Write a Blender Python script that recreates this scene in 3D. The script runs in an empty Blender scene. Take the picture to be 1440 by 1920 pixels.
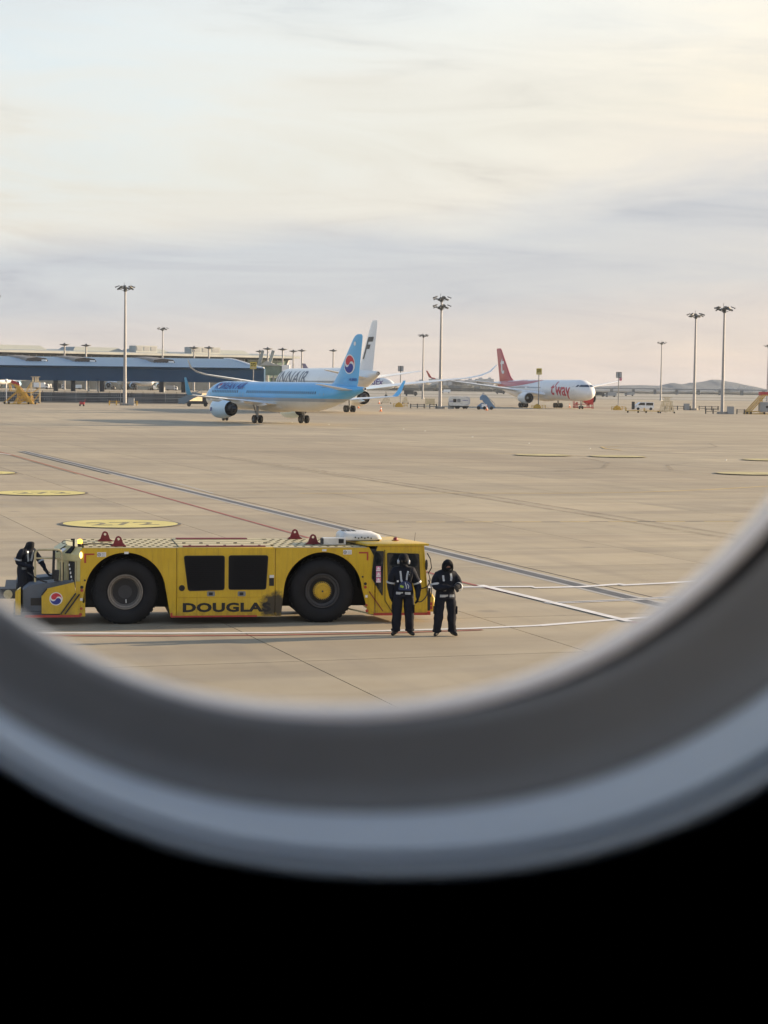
import bpy, bmesh, math, random
from math import sin, cos, pi, radians as R, atan, tan, sqrt
from mathutils import Vector, Matrix, geometry
from mathutils.bvhtree import BVHTree
random.seed(7)
SC = bpy.context.scene
COL = SC.collection
# ------------------------------------------------------------------ camera
F = 3733.0; H = 5.4965; Y0 = 723.58; ROLL = 0.0123
PITCH = atan((960 - Y0) / F)
def ray(u, v):
    """direction seen at a point of the 1440x1920 photograph"""
    x, y = u - 720, v - 960
    c, s = cos(ROLL), sin(ROLL)
    xr = c * x + s * y; yr = -s * x + c * y
    return Vector((xr / F, cos(PITCH) + (-yr / F) * sin(PITCH), -sin(PITCH) + (-yr / F) * cos(PITCH)))
def ground(u, v, z=0.0):
    d = ray(u, v); k = (z - H) / d.z
    return Vector((d.x * k, d.y * k, z))
def at(u, v, Y):
    d = ray(u, v); k = Y / d.y
    return Vector((d.x * k, Y, H + d.z * k))
cam_d = bpy.data.cameras.new('camera'); cam = bpy.data.objects.new('camera', cam_d); COL.objects.link(cam)
SC.camera = cam
cam.location = (0, 0, H)
cam.rotation_euler = (Matrix.Rotation(pi / 2 - PITCH, 3, 'X') @ Matrix.Rotation(ROLL, 3, 'Z')).to_euler()
cam_d.sensor_width = 36; cam_d.lens = F / 1920 * 36
cam_d.clip_start = 0.02; cam_d.clip_end = 30000
cam_d.dof.use_dof = True; cam_d.dof.focus_distance = 60; cam_d.dof.aperture_fstop = 14.5
# ------------------------------------------------------------------ light
SUN_EL = R(13.6); SUN_AZ = math.atan2(0.305, 0.95)
sd = Vector((cos(SUN_EL) * cos(SUN_AZ), cos(SUN_EL) * sin(SUN_AZ), sin(SUN_EL)))
sun_d = bpy.data.lights.new('sun', 'SUN'); sun = bpy.data.objects.new('sun', sun_d); COL.objects.link(sun)
sun_d.energy = 5.0; sun_d.angle = R(0.5); sun_d.color = (1.0, 0.77, 0.50)
sun.rotation_euler = sd.to_track_quat('Z', 'Y').to_euler()
sun.location = (60, 20, 40)
SC.view_settings.view_transform = 'Standard'; SC.view_settings.look = 'None'
EXPO = 1.05
SC.view_settings.exposure = EXPO; SC.view_settings.gamma = 1
G = 2 ** EXPO
def lin(c):
    return tuple(((x / 255) / 12.92 if x / 255 <= .04045 else ((x / 255 + .055) / 1.055) ** 2.4) for x in c)
W = bpy.data.worlds.new('World'); SC.world = W; W.use_nodes = True
nt = W.node_tree; nt.nodes.clear()
def N(tree, typ, **kw):
    n = tree.nodes.new(typ)
    for k, v in kw.items():
        if k == 'inp':
            for a, b in v.items(): n.inputs[a].default_value = b
        else: setattr(n, k, v)
    return n
def L(tree, a, b): tree.links.new(a, b)
def math_(tree, op, a, b=None, clamp=False):
    n = tree.nodes.new('ShaderNodeMath'); n.operation = op; n.use_clamp = clamp
    for i, x in enumerate((a, b)):
        if x is None: continue
        if isinstance(x, (int, float)): n.inputs[i].default_value = x
        else: L(tree, x, n.inputs[i])
    return n.outputs[0]
def ramp(tree, fac, stops, interp='LINEAR'):
    n = tree.nodes.new('ShaderNodeValToRGB'); n.color_ramp.interpolation = interp
    e = n.color_ramp.elements
    while len(e) < len(stops): e.new(0.5)
    for k, (p, c) in enumerate(stops):
        e[k].position = p; e[k].color = (*c, 1) if len(c) == 3 else c
    L(tree, fac, n.inputs[0]); return n.outputs[0]
def mixc(tree, fac, a, b, mode='MIX'):
    n = tree.nodes.new('ShaderNodeMix'); n.data_type = 'RGBA'; n.blend_type = mode
    for s, x in ((0, fac), (6, a), (7, b)):
        if isinstance(x, (int, float)): n.inputs[s].default_value = x
        elif isinstance(x, tuple): n.inputs[s].default_value = (*x, 1) if len(x) == 3 else x
        else: L(tree, x, n.inputs[s])
    return n.outputs[2]
tc = N(nt, 'ShaderNodeTexCoord'); sp = N(nt, 'ShaderNodeSeparateXYZ'); L(nt, tc.outputs['Generated'], sp.inputs[0])
zz = sp.outputs[2]
az = math_(nt, 'ARCTAN2', sp.outputs[0], sp.outputs[1])          # 0 ahead, + to the right
cl = N(nt, 'ShaderNodeCombineXYZ'); L(nt, az, cl.inputs[0]); L(nt, math_(nt, 'MULTIPLY', zz, 5.0), cl.inputs[1])
n1 = N(nt, 'ShaderNodeTexNoise', inp={'Scale': 3.2, 'Detail': 5.0, 'Roughness': .55, 'Distortion': .4}); L(nt, cl.outputs[0], n1.inputs['Vector'])
cl2 = N(nt, 'ShaderNodeCombineXYZ'); L(nt, math_(nt, 'ADD', az, math_(nt, 'MULTIPLY', zz, 1.6)), cl2.inputs[0]); L(nt, math_(nt, 'MULTIPLY', zz, 6.5), cl2.inputs[1])
n2 = N(nt, 'ShaderNodeTexNoise', inp={'Scale': 6.5, 'Detail': 8.0, 'Roughness': .62, 'Distortion': 1.0}); L(nt, cl2.outputs[0], n2.inputs['Vector'])
warp = math_(nt, 'MULTIPLY', math_(nt, 'SUBTRACT', n1.outputs[0], .5), .085)
tilt = math_(nt, 'MULTIPLY', math_(nt, 'SINE', az), -.15)
damp = math_(nt, 'MULTIPLY', zz, 9.0, True)
e1 = math_(nt, 'ADD', zz, math_(nt, 'MULTIPLY', math_(nt, 'ADD', warp, tilt), damp))
k = lambda px: sin(atan(px / F)) * 1.0
def skc(c, s=1.17): return tuple(x / G * s for x in lin(c))
cloud = ramp(nt, e1, [(0.0, skc((226, 205, 193))), (k(60), skc((229, 214, 202))), (k(115), skc((218, 209, 204))), (k(160), skc((205, 204, 206))),
                      (k(262), skc((203, 203, 207))), (k(300), skc((220, 215, 211))), (k(345), skc((238, 228, 214))), (k(440), skc((240, 231, 215))),
                      (k(560), skc((245, 237, 222))), (k(700), skc((243, 241, 233))), (.34, skc((186, 198, 214))), (.7, skc((118, 144, 182))), (1.0, skc((96, 126, 172)))])
brk = ramp(nt, n2.outputs[0], [(.35, (0, 0, 0)), (.72, (1, 1, 1))])
up = ramp(nt, zz, [(.02, (0, 0, 0)), (.11, (1, 1, 1))])
# pale blue gaps high on the left, warmer cloud towards the sun
left = math_(nt, 'ADD', math_(nt, 'MULTIPLY', az, -2.4), .42, True)
gap = math_(nt, 'MULTIPLY', math_(nt, 'MULTIPLY', brk, up), left)
c1 = mixc(nt, gap, cloud, skc((206, 222, 233)))
strk = math_(nt, 'MULTIPLY', math_(nt, 'SUBTRACT', n2.outputs[0], .5), 1.0)
c2 = mixc(nt, 1.0, c1, ramp(nt, math_(nt, 'ADD', strk, .5), [(.20, (.74, .77, .83)), (.41, (.94, .95, .97)), (.53, (1.01, 1.005, 1)), (.78, (1.13, 1.09, 1.03))]), 'MULTIPLY')
dps = N(nt, 'ShaderNodeVectorMath', operation='DOT_PRODUCT'); L(nt, tc.outputs['Generated'], dps.inputs[0]); dps.inputs[1].default_value = (sd.x, sd.y, .12)
glow = math_(nt, 'POWER', math_(nt, 'MAXIMUM', dps.outputs['Value'], 0.0), 5.0)
c3 = mixc(nt, 1.0, c2, ramp(nt, glow, [(0, (.96, .98, 1.0)), (.02, (1, 1, 1)), (1, (2.2, 1.8, 1.3))]), 'MULTIPLY')
sky = N(nt, 'ShaderNodeTexSky'); sky.sky_type = 'NISHITA'; sky.sun_disc = False; sky.sun_elevation = SUN_EL; sky.sun_rotation = pi / 2 - SUN_AZ
sky.dust_density = 2.5; sky.air_density = 1.1
bgs = N(nt, 'ShaderNodeBackground', inp={'Strength': .09}); L(nt, sky.outputs[0], bgs.inputs[0])
bgc = N(nt, 'ShaderNodeBackground', inp={'Strength': 1.0}); L(nt, c3, bgc.inputs[0])
mx = N(nt, 'ShaderNodeMixShader'); mx.inputs[0].default_value = .88
L(nt, bgs.outputs[0], mx.inputs[1]); L(nt, bgc.outputs[0], mx.inputs[2])
out = N(nt, 'ShaderNodeOutputWorld'); L(nt, mx.outputs[0], out.inputs[0])
SC.cycles.max_bounces = 7; SC.cycles.volume_bounces = 0; SC.cycles.transparent_max_bounces = 12
SC.cycles.use_denoising = True
SC.cycles.sample_clamp_indirect = 6

# ------------------------------------------------------------------ materials
MAT = {}
def mat(name, col, rough=.5, metal=0, var=.12, scale=3.0, grime=0, spec=.5, coat=0, emit=None, stretch=None, bump=0):
    """painted or raw surface with a little tonal variation and dirt"""
    m = bpy.data.materials.new(name); m.use_nodes = True; t = m.node_tree
    b = t.nodes['Principled BSDF']; b.inputs['Roughness'].default_value = rough; b.inputs['Metallic'].default_value = metal
    b.inputs['Specular IOR Level'].default_value = spec; b.inputs['Coat Weight'].default_value = coat
    tcn = N(t, 'ShaderNodeTexCoord'); mp = N(t, 'ShaderNodeMapping'); L(t, tcn.outputs['Object'], mp.inputs[0])
    if stretch: mp.inputs['Scale'].default_value = stretch
    nz = N(t, 'ShaderNodeTexNoise', inp={'Scale': scale, 'Detail': 4.0, 'Roughness': .6}); L(t, mp.outputs[0], nz.inputs['Vector'])
    c = mixc(t, ramp(t, nz.outputs[0], [(.3, (0, 0, 0)), (.7, (1, 1, 1))]), tuple(x * (1 - var) for x in col), tuple(min(1, x * (1 + var)) for x in col))
    if grime:
        n2_ = N(t, 'ShaderNodeTexNoise', inp={'Scale': scale * 2.3, 'Detail': 8.0, 'Roughness': .7}); L(t, mp.outputs[0], n2_.inputs['Vector'])
        c = mixc(t, math_(t, 'MULTIPLY', ramp(t, n2_.outputs[0], [(.5, (0, 0, 0)), (.75, (1, 1, 1))]), grime), c, (.09, .075, .05))
    L(t, c, b.inputs['Base Color'])
    if bump:
        bp = N(t, 'ShaderNodeBump', inp={'Strength': bump, 'Distance': .02}); L(t, nz.outputs[0], bp.inputs['Height']); L(t, bp.outputs[0], b.inputs['Normal'])
    if emit: b.inputs['Emission Color'].default_value = (*emit[0], 1); b.inputs['Emission Strength'].default_value = emit[1]
    MAT[name] = m; return m
mat('tug_deck', (.50, .43, .25), .55, grime=.5, scale=2.5)
mat('deck_dark', (.03, .026, .022), .8)
mat('rubber', (.013, .0135, .016), .75, var=.25, scale=4, spec=.3)
mat('black_part', (.012, .012, .014), .6)
mat('dark_grille', (.006, .007, .010), .5, spec=.2)
mat('louvre_dark', (.006, .007, .010), .6, spec=.1)
mat('glass_dark', (.012, .016, .02), .06, spec=.8)
mat('rim_steel', (.22, .20, .18), .5, .5, grime=.5, scale=9)
mat('rim_dark', (.05, .05, .055), .6, .3)
mat('red_paint', (.42, .045, .03), .5, grime=.3, scale=8)
mat('lug_red', (.20, .018, .025), .5, grime=.2)
mat('white_plastic', (.66, .66, .64), .45, grime=.12)
mat('grey_metal', (.22, .23, .24), .5, .4)
mat('console_grey', (.10, .12, .15), .6, grime=.3)
mat('cowl_paint', (.56, .50, .26), .45, grime=.35)
mat('amber', (.8, .33, .02), .2, emit=((1, .45, .05), 2.2))
mat('lamp_warm', (.8, .6, .2), .2, emit=((1, .72, .25), 1.6))
mat('sticker_white', (.75, .75, .75), .5)
mat('sticker_pink', (.7, .25, .40), .5)
mat('logo_red', (.60, .03, .05), .45); mat('logo_blue', (.015, .03, .26), .45); mat('logo_white', (.8, .8, .8), .45)
mat('letter_black', (.014, .013, .013), .6, var=.3, scale=12)
mat('cloth_navy', (.012, .014, .022), .85, var=.35, scale=7, bump=.5, spec=.2)
mat('cloth_black', (.009, .010, .014), .85, var=.35, scale=9, bump=.5, spec=.2)
mat('reflective', (.44, .47, .51), .35, var=.15, scale=15)
mat('bag_blue', (.02, .035, .11), .7, scale=9)
mat('lime', (.33, .48, .05), .6)
mat('skin', (.34, .17, .12), .5, spec=.4)
mat('boot', (.012, .011, .011), .55)
mat('steel_pole', (.30, .30, .31), .45, .2, var=.08, scale=1, grime=.08)
mat('lamp_housing', (.06, .065, .07), .5)
mat('lamp_face', (.35, .36, .36), .2)
mat('aircraft_white', (.78, .79, .80), .32, var=.03, scale=.4, coat=.3)
mat('metal_bare', (.45, .45, .46), .35, .8)
mat('tyre_black', (.015, .015, .016), .8)
mat('fan_dark', (.035, .035, .04), .4, .4)
mat('tail_red', (.45, .03, .045), .35, coat=.3)
mat('text_red', (.50, .02, .05), .4)
mat('finn_grey', (.07, .10, .15), .4)
mat('finn_black', (.02, .025, .03), .4)
mat('logo_purple', (.10, .03, .22), .4); mat('logo_purple_tail', (.22, .17, .26), .5)
mat('window_dark', (.03, .05, .09), .2)
mat('door_line', (.25, .33, .40), .4)
mat('roof_blue', (.20, .30, .42), .42, var=.06, scale=.05, spec=.6)
mat('roof_rib', (.26, .38, .50), .42)
mat('fascia_blue', (.004, .048, .118), .85, var=.15, scale=.12)
mat('skylight_brown', (.20, .18, .16), .6)
mat('white_edge', (.8, .82, .84), .4)
mat('dark_column', (.02, .022, .03), .6)
mat('concrete_light', (.38, .40, .39), .7, scale=.2)
mat('terminal_roof', (.26, .30, .31), .6, var=.06, scale=.05)
mat('terminal_glass', (.045, .06, .075), .2, var=.5, scale=.15, spec=.7)
mat('glass_green', (.13, .20, .17), .2, var=.35, scale=.3)
mat('bridge_grey', (.28, .31, .31), .6)
mat('fence_dark', (.030, .034, .045), .7, var=.3, scale=.4)
mat('fence_panel', (.045, .054, .068), .6, var=.5, scale=.9)
mat('rail_light', (.30, .31, .32), .6)
mat('equip_yellow', (.60, .36, .05), .6, grime=.4, scale=1)
mat('equip_pale', (.60, .50, .32), .6, grime=.3, scale=1)
mat('equip_red', (.42, .04, .05), .6)
mat('equip_blue', (.12, .22, .36), .5)
mat('stair_grey', (.14, .20, .26), .5)
mat('equip_grey', (.30, .31, .32), .6)
mat('equip_dark', (.05, .05, .05), .7)
mat('concrete_block', (.30, .27, .23), .8, scale=1)
mat('sign_yellow', (.55, .44, .06), .5)
mat('sign_grey', (.35, .38, .42), .5)
mat('cone_orange', (.70, .16, .03), .6)
mat('paint_white', (.70, .69, .68), .7, var=.15, scale=1.5, grime=.15)
mat('paint_red', (.30, .075, .06), .75, var=.25, scale=2, grime=.1)
mat('paint_yellow', (.60, .52, .18), .7, var=.15, scale=.8)
mat('paint_yellow_thin', (.50, .36, .14), .75, var=.2, scale=.8)
mat('paint_black', (.11, .10, .09), .8, var=.3)
mat('trench_grey', (.085, .092, .105), .8, var=.25, scale=1)
mat('trench_edge', (.40, .385, .36), .75, var=.1)
mat('field', (.19, .18, .145), .95, var=.18, scale=.006, stretch=(1, 6, 1))
mat('far_strip', (.30, .28, .25), .9, var=.1, scale=.01, stretch=(.3, 4, 1))
mat('tree_far', (.050, .050, .040), .95, var=.3, scale=.03)
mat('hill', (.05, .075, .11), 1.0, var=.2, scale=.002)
mat('bridge_deck', (.085, .11, .14), .8)
mat('far_building', (.42, .42, .43), .8)
mat('gasket_grey', (.16, .18, .205), .6, var=.1, scale=20)
mat('reveal_sky_tint', (.58, .74, .95), .5, var=.03, scale=20)  # grey plastic with the blue of the sky light painted into it
mat('edge_plastic', (.86, .86, .90), .28, var=.03, scale=20)
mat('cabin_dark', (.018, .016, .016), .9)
mat('gap_shade_navy', (.035, .045, .11), .6)  # shade of the gap beside the rim, put into the colour as navy

def tug_yellow():
    m = bpy.data.materials.new('tug_yellow'); m.use_nodes = True; t = m.node_tree; b = t.nodes['Principled BSDF']
    b.inputs['Roughness'].default_value = .38; b.inputs['Coat Weight'].default_value = .15
    tcn = N(t, 'ShaderNodeTexCoord'); o = tcn.outputs['Object']
    n_ = N(t, 'ShaderNodeTexNoise', inp={'Scale': 2.2, 'Detail': 6.0, 'Roughness': .6}); L(t, o, n_.inputs['Vector'])
    base = mixc(t, ramp(t, n_.outputs[0], [(.3, (0, 0, 0)), (.7, (1, 1, 1))]), (.575, .365, .012), (.66, .44, .022))
    # vertical rain streaks
    mp = N(t, 'ShaderNodeMapping'); mp.inputs['Scale'].default_value = (14, 14, .9); L(t, o, mp.inputs[0])
    st = N(t, 'ShaderNodeTexNoise', inp={'Scale': 1.0, 'Detail': 5.0, 'Roughness': .7}); L(t, mp.outputs[0], st.inputs['Vector'])
    base = mixc(t, math_(t, 'MULTIPLY', ramp(t, st.outputs[0], [(.48, (0, 0, 0)), (.74, (1, 1, 1))]), .42), base, (.24, .14, .03))
    sx = N(t, 'ShaderNodeSeparateXYZ'); L(t, o, sx.inputs[0])
    n3 = N(t, 'ShaderNodeTexNoise', inp={'Scale': 7.0, 'Detail': 8.0, 'Roughness': .7}); L(t, o, n3.inputs['Vector'])
    low = math_(t, 'SUBTRACT', 1.0, math_(t, 'MULTIPLY', sx.outputs[2], 1.9), True)
    dirt = math_(t, 'MULTIPLY', low, ramp(t, n3.outputs[0], [(.42, (0, 0, 0)), (.66, (1, 1, 1))]))
    base = mixc(t, math_(t, 'MULTIPLY', dirt, .75), base, (.09, .065, .03))
    # exhaust soot behind the grille
    vm = N(t, 'ShaderNodeVectorMath', operation='SUBTRACT'); L(t, o, vm.inputs[0]); vm.inputs[1].default_value = (3.42, -.03, .42)
    vs = N(t, 'ShaderNodeVectorMath', operation='MULTIPLY'); L(t, vm.outputs[0], vs.inputs[0]); vs.inputs[1].default_value = (2.1, 1, 2.6)
    ln = N(t, 'ShaderNodeVectorMath', operation='LENGTH'); L(t, vs.outputs[0], ln.inputs[0])
    n5 = N(t, 'ShaderNodeTexNoise', inp={'Scale': 3.4, 'Detail': 5.0, 'Roughness': .65}); L(t, o, n5.inputs['Vector'])
    s_ = math_(t, 'SUBTRACT', 1.75, math_(t, 'ADD', ln.outputs['Value'], math_(t, 'ADD', math_(t, 'MULTIPLY', n3.outputs[0], .5), math_(t, 'MULTIPLY', n5.outputs[0], 1.3))), True)
    soot = ramp(t, s_, [(.0, (0, 0, 0)), (.30, (1, 1, 1))])
    base = mixc(t, math_(t, 'MULTIPLY', soot, .96), base, (.022, .02, .02))
    L(t, base, b.inputs['Base Color'])
    MAT['tug_yellow'] = m
tug_yellow()

GA = R(18.5)                                                     # slab grid direction
JN, JM = (cos(GA), sin(GA)), (sin(GA), -cos(GA))
PIT = 6.2; JN0, JM0 = 11.0, -37.9
def concrete(name, lines):
    m = bpy.data.materials.new(name); m.use_nodes = True; t = m.node_tree; b = t.nodes['Principled BSDF']
    b.inputs['Roughness'].default_value = .78; b.inputs['Specular IOR Level'].default_value = .4
    g = N(t, 'ShaderNodeNewGeometry'); rt = N(t, 'ShaderNodeMapping'); rt.inputs['Rotation'].default_value = (0, 0, -GA); L(t, g.outputs['Position'], rt.inputs[0])
    p = rt.outputs[0]
    def noise(scale, detail, st=(1, 1, 1), rough=.6):
        mp = N(t, 'ShaderNodeMapping'); mp.inputs['Scale'].default_value = st; L(t, p, mp.inputs[0])
        n_ = N(t, 'ShaderNodeTexNoise', inp={'Scale': scale, 'Detail': detail, 'Roughness': rough}); L(t, mp.outputs[0], n_.inputs['Vector']); return n_.outputs[0]
    big = noise(.05, 4); mid = noise(.6, 6); streak = noise(.35, 6, (.12, 1, 1)); streak2 = noise(.7, 5, (1, .08, 1)); fine = noise(9, 8, (1, 1, 1), .7)
    far = noise(.02, 5, (1, .25, 1)); patch = noise(.22, 6, (1, 1, 1), .65)
    c = mixc(t, ramp(t, big, [(.35, (0, 0, 0)), (.65, (1, 1, 1))]), (.350, .290, .200), (.42, .352, .242))
    c = mixc(t, ramp(t, mid, [(.3, (0, 0, 0)), (.75, (1, 1, 1))]), c, (.43, .37, .27))
    c = mixc(t, math_(t, 'MULTIPLY', ramp(t, streak, [(.46, (0, 0, 0)), (.66, (1, 1, 1))]), .42), c, (.19, .162, .13))
    c = mixc(t, math_(t, 'MULTIPLY', ramp(t, streak2, [(.5, (0, 0, 0)), (.70, (1, 1, 1))]), .34), c, (.21, .18, .15))
    c = mixc(t, math_(t, 'MULTIPLY', ramp(t, far, [(.42, (0, 0, 0)), (.62, (1, 1, 1))]), .55), c, (.255, .205, .145))
    c = mixc(t, math_(t, 'MULTIPLY', ramp(t, fine, [(.58, (0, 0, 0)), (.8, (1, 1, 1))]), .28), c, (.20, .175, .15))
    c = mixc(t, math_(t, 'MULTIPLY', ramp(t, patch, [(.52, (0, 0, 0)), (.66, (1, 1, 1))]), .22), c, (.22, .195, .165))
    spot = N(t, 'ShaderNodeTexVoronoi', inp={'Scale': .28}); L(t, p, spot.inputs['Vector'])
    c = mixc(t, math_(t, 'MULTIPLY', ramp(t, spot.outputs[0], [(.04, (1, 1, 1)), (.10, (0, 0, 0))]), .4), c, (.13, .12, .11))
    # one tone per slab
    sx = N(t, 'ShaderNodeSeparateXYZ'); L(t, p, sx.inputs[0])
    a = math_(t, 'DIVIDE', math_(t, 'SUBTRACT', sx.outputs[0], JN0), PIT); bb = math_(t, 'DIVIDE', math_(t, 'ADD', sx.outputs[1], JM0), PIT)
    fl = N(t, 'ShaderNodeCombineXYZ'); L(t, math_(t, 'FLOOR', a), fl.inputs[0]); L(t, math_(t, 'FLOOR', bb), fl.inputs[1])
    wn = N(t, 'ShaderNodeTexWhiteNoise'); L(t, fl.outputs[0], wn.inputs['Vector'])
    c = mixc(t, 1.0, c, ramp(t, wn.outputs['Value'], [(0, (.88, .885, .89)), (1, (1.06, 1.05, 1.03))]), 'MULTIPLY')
    if lines:
        da = math_(t, 'ABSOLUTE', math_(t, 'SUBTRACT', math_(t, 'FRACT', a), .5)); db = math_(t, 'ABSOLUTE', math_(t, 'SUBTRACT', math_(t, 'FRACT', bb), .5))
        la = math_(t, 'GREATER_THAN', da, .5 - .07 / PIT / 2); lb = math_(t, 'GREATER_THAN', db, .5 - .09 / PIT / 2)
        c = mixc(t, math_(t, 'MULTIPLY', la, .75), c, (.07, .06, .05)); c = mixc(t, math_(t, 'MULTIPLY', lb, .40), c, (.09, .08, .07))
    L(t, c, b.inputs['Base Color'])
    bp = N(t, 'ShaderNodeBump', inp={'Strength': .25, 'Distance': .01}); L(t, fine, bp.inputs['Height']); L(t, bp.outputs[0], b.inputs['Normal'])
    MAT[name] = m
concrete('concrete_near', False); concrete('concrete_far', True)
mat('joint_sealant', (.045, .04, .036), .9)

# ------------------------------------------------------------------ mesh helpers
class MB:
    def __init__(s): s.v = []; s.f = []; s.m = []
    def add(s, vs, fs, mi=0):
        o = len(s.v); s.v += [tuple(x) for x in vs]; s.f += [tuple(i + o for i in f) for f in fs]; s.m += [mi] * len(fs); return s
    def box(s, c, d, rz=0, mi=0, M=None):
        hx, hy, hz = d[0] / 2, d[1] / 2, d[2] / 2
        vs = [Vector((x, y, z)) for z in (-hz, hz) for y in (-hy, hy) for x in (-hx, hx)]
        mt = M if M else Matrix.Rotation(rz, 3, 'Z')
        vs = [mt @ v + Vector(c) for v in vs]
        return s.add(vs, [(0, 2, 3, 1), (4, 5, 7, 6), (0, 1, 5, 4), (2, 6, 7, 3), (0, 4, 6, 2), (1, 3, 7, 5)], mi)
    def span(s, a, b, mi=0):
        a, b = Vector(a), Vector(b); return s.box((a + b) / 2, [abs(x) for x in (b - a)], mi=mi)
    def bar(s, p, q, w, h=None, mi=0):
        p, q = Vector(p), Vector(q); h = h or w; d = q - p
        if d.length < 1e-6: return s
        M = d.to_track_quat('Z', 'Y').to_matrix()
        return s.box((p + q) / 2, (w, h, d.length), M=M, mi=mi)
    def cyl(s, p, q, r0, r1=None, n=12, mi=0, caps=True):
        p, q = Vector(p), Vector(q); r1 = r0 if r1 is None else r1
        M = (q - p).to_track_quat('Z', 'Y').to_matrix(); vs = []
        for c, r in ((p, r0), (q, r1)):
            for i in range(n): vs.append(M @ Vector((r * cos(2 * pi * i / n), r * sin(2 * pi * i / n), 0)) + c)
        fs = [(i, (i + 1) % n, n + (i + 1) % n, n + i) for i in range(n)]
        if caps: fs += [tuple(range(n - 1, -1, -1)), tuple(range(n, 2 * n))]
        return s.add(vs, fs, mi)
    def tube(s, pts, r, n=8, mi=0):
        for a, b in zip(pts[:-1], pts[1:]): s.cyl(a, b, r, n=n, mi=mi)
        return s
    def loft(s, rings, mi=0, close=True, cap=True, mids=None):
        n = len(rings[0]); vs = [v for r in rings for v in r]; fs = []; ms = []
        for k_ in range(len(rings) - 1):
            for i in range(n if close else n - 1):
                j = (i + 1) % n; fs.append((k_ * n + i, k_ * n + j, (k_ + 1) * n + j, (k_ + 1) * n + i)); ms.append(mids[k_] if mids else mi)
        if cap and close:
            fs += [tuple(range(n - 1, -1, -1)), tuple(range((len(rings) - 1) * n, len(rings) * n))]; ms += [ms[0], ms[-1]]
        o = len(s.v); s.v += [tuple(x) for x in vs]; s.f += [tuple(i + o for i in f) for f in fs]; s.m += ms; return s
    def lathe(s, c, axis, prof, n=24, mi=0, mids=None, cap=False):
        """prof: (distance along axis, radius)"""
        M = Vector(axis).to_track_quat('Z', 'Y').to_matrix(); c = Vector(c)
        rings = [[M @ Vector((r * cos(2 * pi * i / n), r * sin(2 * pi * i / n), a)) + c for i in range(n)] for a, r in prof]
        return s.loft(rings, mi, cap=cap, mids=mids)
    def prism(s, poly, f0, f1, mi=0):
        """poly of 2D points, f0/f1 map a 2D point to the two faces"""
        n = len(poly); vs = [f0(p) for p in poly] + [f1(p) for p in poly]
        tri = geometry.tessellate_polygon([[Vector((p[0], p[1], 0)) for p in poly]])
        fs = [tuple(t) for t in tri] + [tuple(n + i for i in reversed(t)) for t in tri] + [(i, n + i, n + (i + 1) % n, (i + 1) % n) for i in range(n)]
        return s.add(vs, fs, mi)
    def sphere(s, c, r, n=10, mi=0, sc=(1, 1, 1)):
        rings = []
        for k_ in range(1, n):
            a = pi * k_ / n; rings.append([(c[0] + sc[0] * r * sin(a) * cos(2 * pi * i / (n * 2)), c[1] + sc[1] * r * sin(a) * sin(2 * pi * i / (n * 2)), c[2] - sc[2] * r * cos(a)) for i in range(2 * n)])
        return s.loft(rings, mi)
    def mesh(s, name, mats, smooth=38):
        me = bpy.data.meshes.new(name); me.from_pydata(s.v, [], s.f)
        for m_ in mats: me.materials.append(MAT[m_] if isinstance(m_, str) else m_)
        for p, i in zip(me.polygons, s.m): p.material_index = i
        bm = bmesh.new(); bm.from_mesh(me); bmesh.ops.recalc_face_normals(bm, faces=bm.faces)
        if smooth:
            for f in bm.faces: f.smooth = True
            for e in bm.edges:
                if len(e.link_faces) == 2 and e.calc_face_angle(0) > R(smooth): e.smooth = False
        bm.to_mesh(me); bm.free(); return me
    def build(s, name, mats, parent=None, smooth=38, loc=None, kind=None):
        if isinstance(mats, str) or not isinstance(mats, (list, tuple)): mats = [mats]
        o = bpy.data.objects.new(name, s.mesh(name, mats, smooth)); COL.objects.link(o)
        if parent: o.parent = parent
        if loc: o.location = loc
        if kind: o['kind'] = kind
        return o
def thing(name, label, cat, loc=(0, 0, 0), rz=0, group=None):
    o = bpy.data.objects.new(name, None); COL.objects.link(o); o.location = loc; o.rotation_euler = (0, 0, rz)
    o.empty_display_size = .5; return tag(o, label, cat, group)
def tag(o, label, cat=None, group=None):
    o['label'] = label
    if cat: o['category'] = cat
    if group: o['group'] = group
    return o
def kids(o): return [c for c in bpy.data.objects if c.parent == o]
def dup(o, loc, rz, label, group=None, cat=None, sc=None):
    r = o.copy(); COL.objects.link(r); r.location = loc; r.rotation_euler = (0, 0, rz); r['label'] = label
    if sc: r.scale = (sc, sc, sc)
    if group: r['group'] = group
    def rec(a, b):
        for ch in kids(a):
            c = ch.copy(); COL.objects.link(c); c.parent = b; rec(ch, c)
    rec(o, r); return r
def struct(o): o['kind'] = 'structure'; return o
# flat print laid on a real surface
def poly2d(polys):
    vs, fs = [], []
    for p in polys:
        o = len(vs); vs += [(x, y) for x, y in p]
        fs += [tuple(i + o for i in t) for t in geometry.tessellate_polygon([[Vector((x, y, 0)) for x, y in p]])]
    return vs, fs
def text2d(body, size=1, bold=0, shear=0, spacing=1.0, xs=1.0):
    cu = bpy.data.curves.new('t', 'FONT'); cu.body = body; cu.size = size; cu.offset = bold; cu.shear = shear; cu.space_character = spacing
    cu.resolution_u = 3; o = bpy.data.objects.new('t', cu); COL.objects.link(o); bpy.context.view_layer.update()
    me = bpy.data.meshes.new_from_object(o.evaluated_get(bpy.context.evaluated_depsgraph_get()))
    vs = [(v.co.x * xs, v.co.y) for v in me.vertices]; fs = [tuple(p.vertices) for p in me.polygons]
    bpy.data.objects.remove(o); bpy.data.curves.remove(cu); bpy.data.meshes.remove(me); return vs, fs
def width2d(vs): return max(v[0] for v in vs) - min(v[0] for v in vs)
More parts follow.
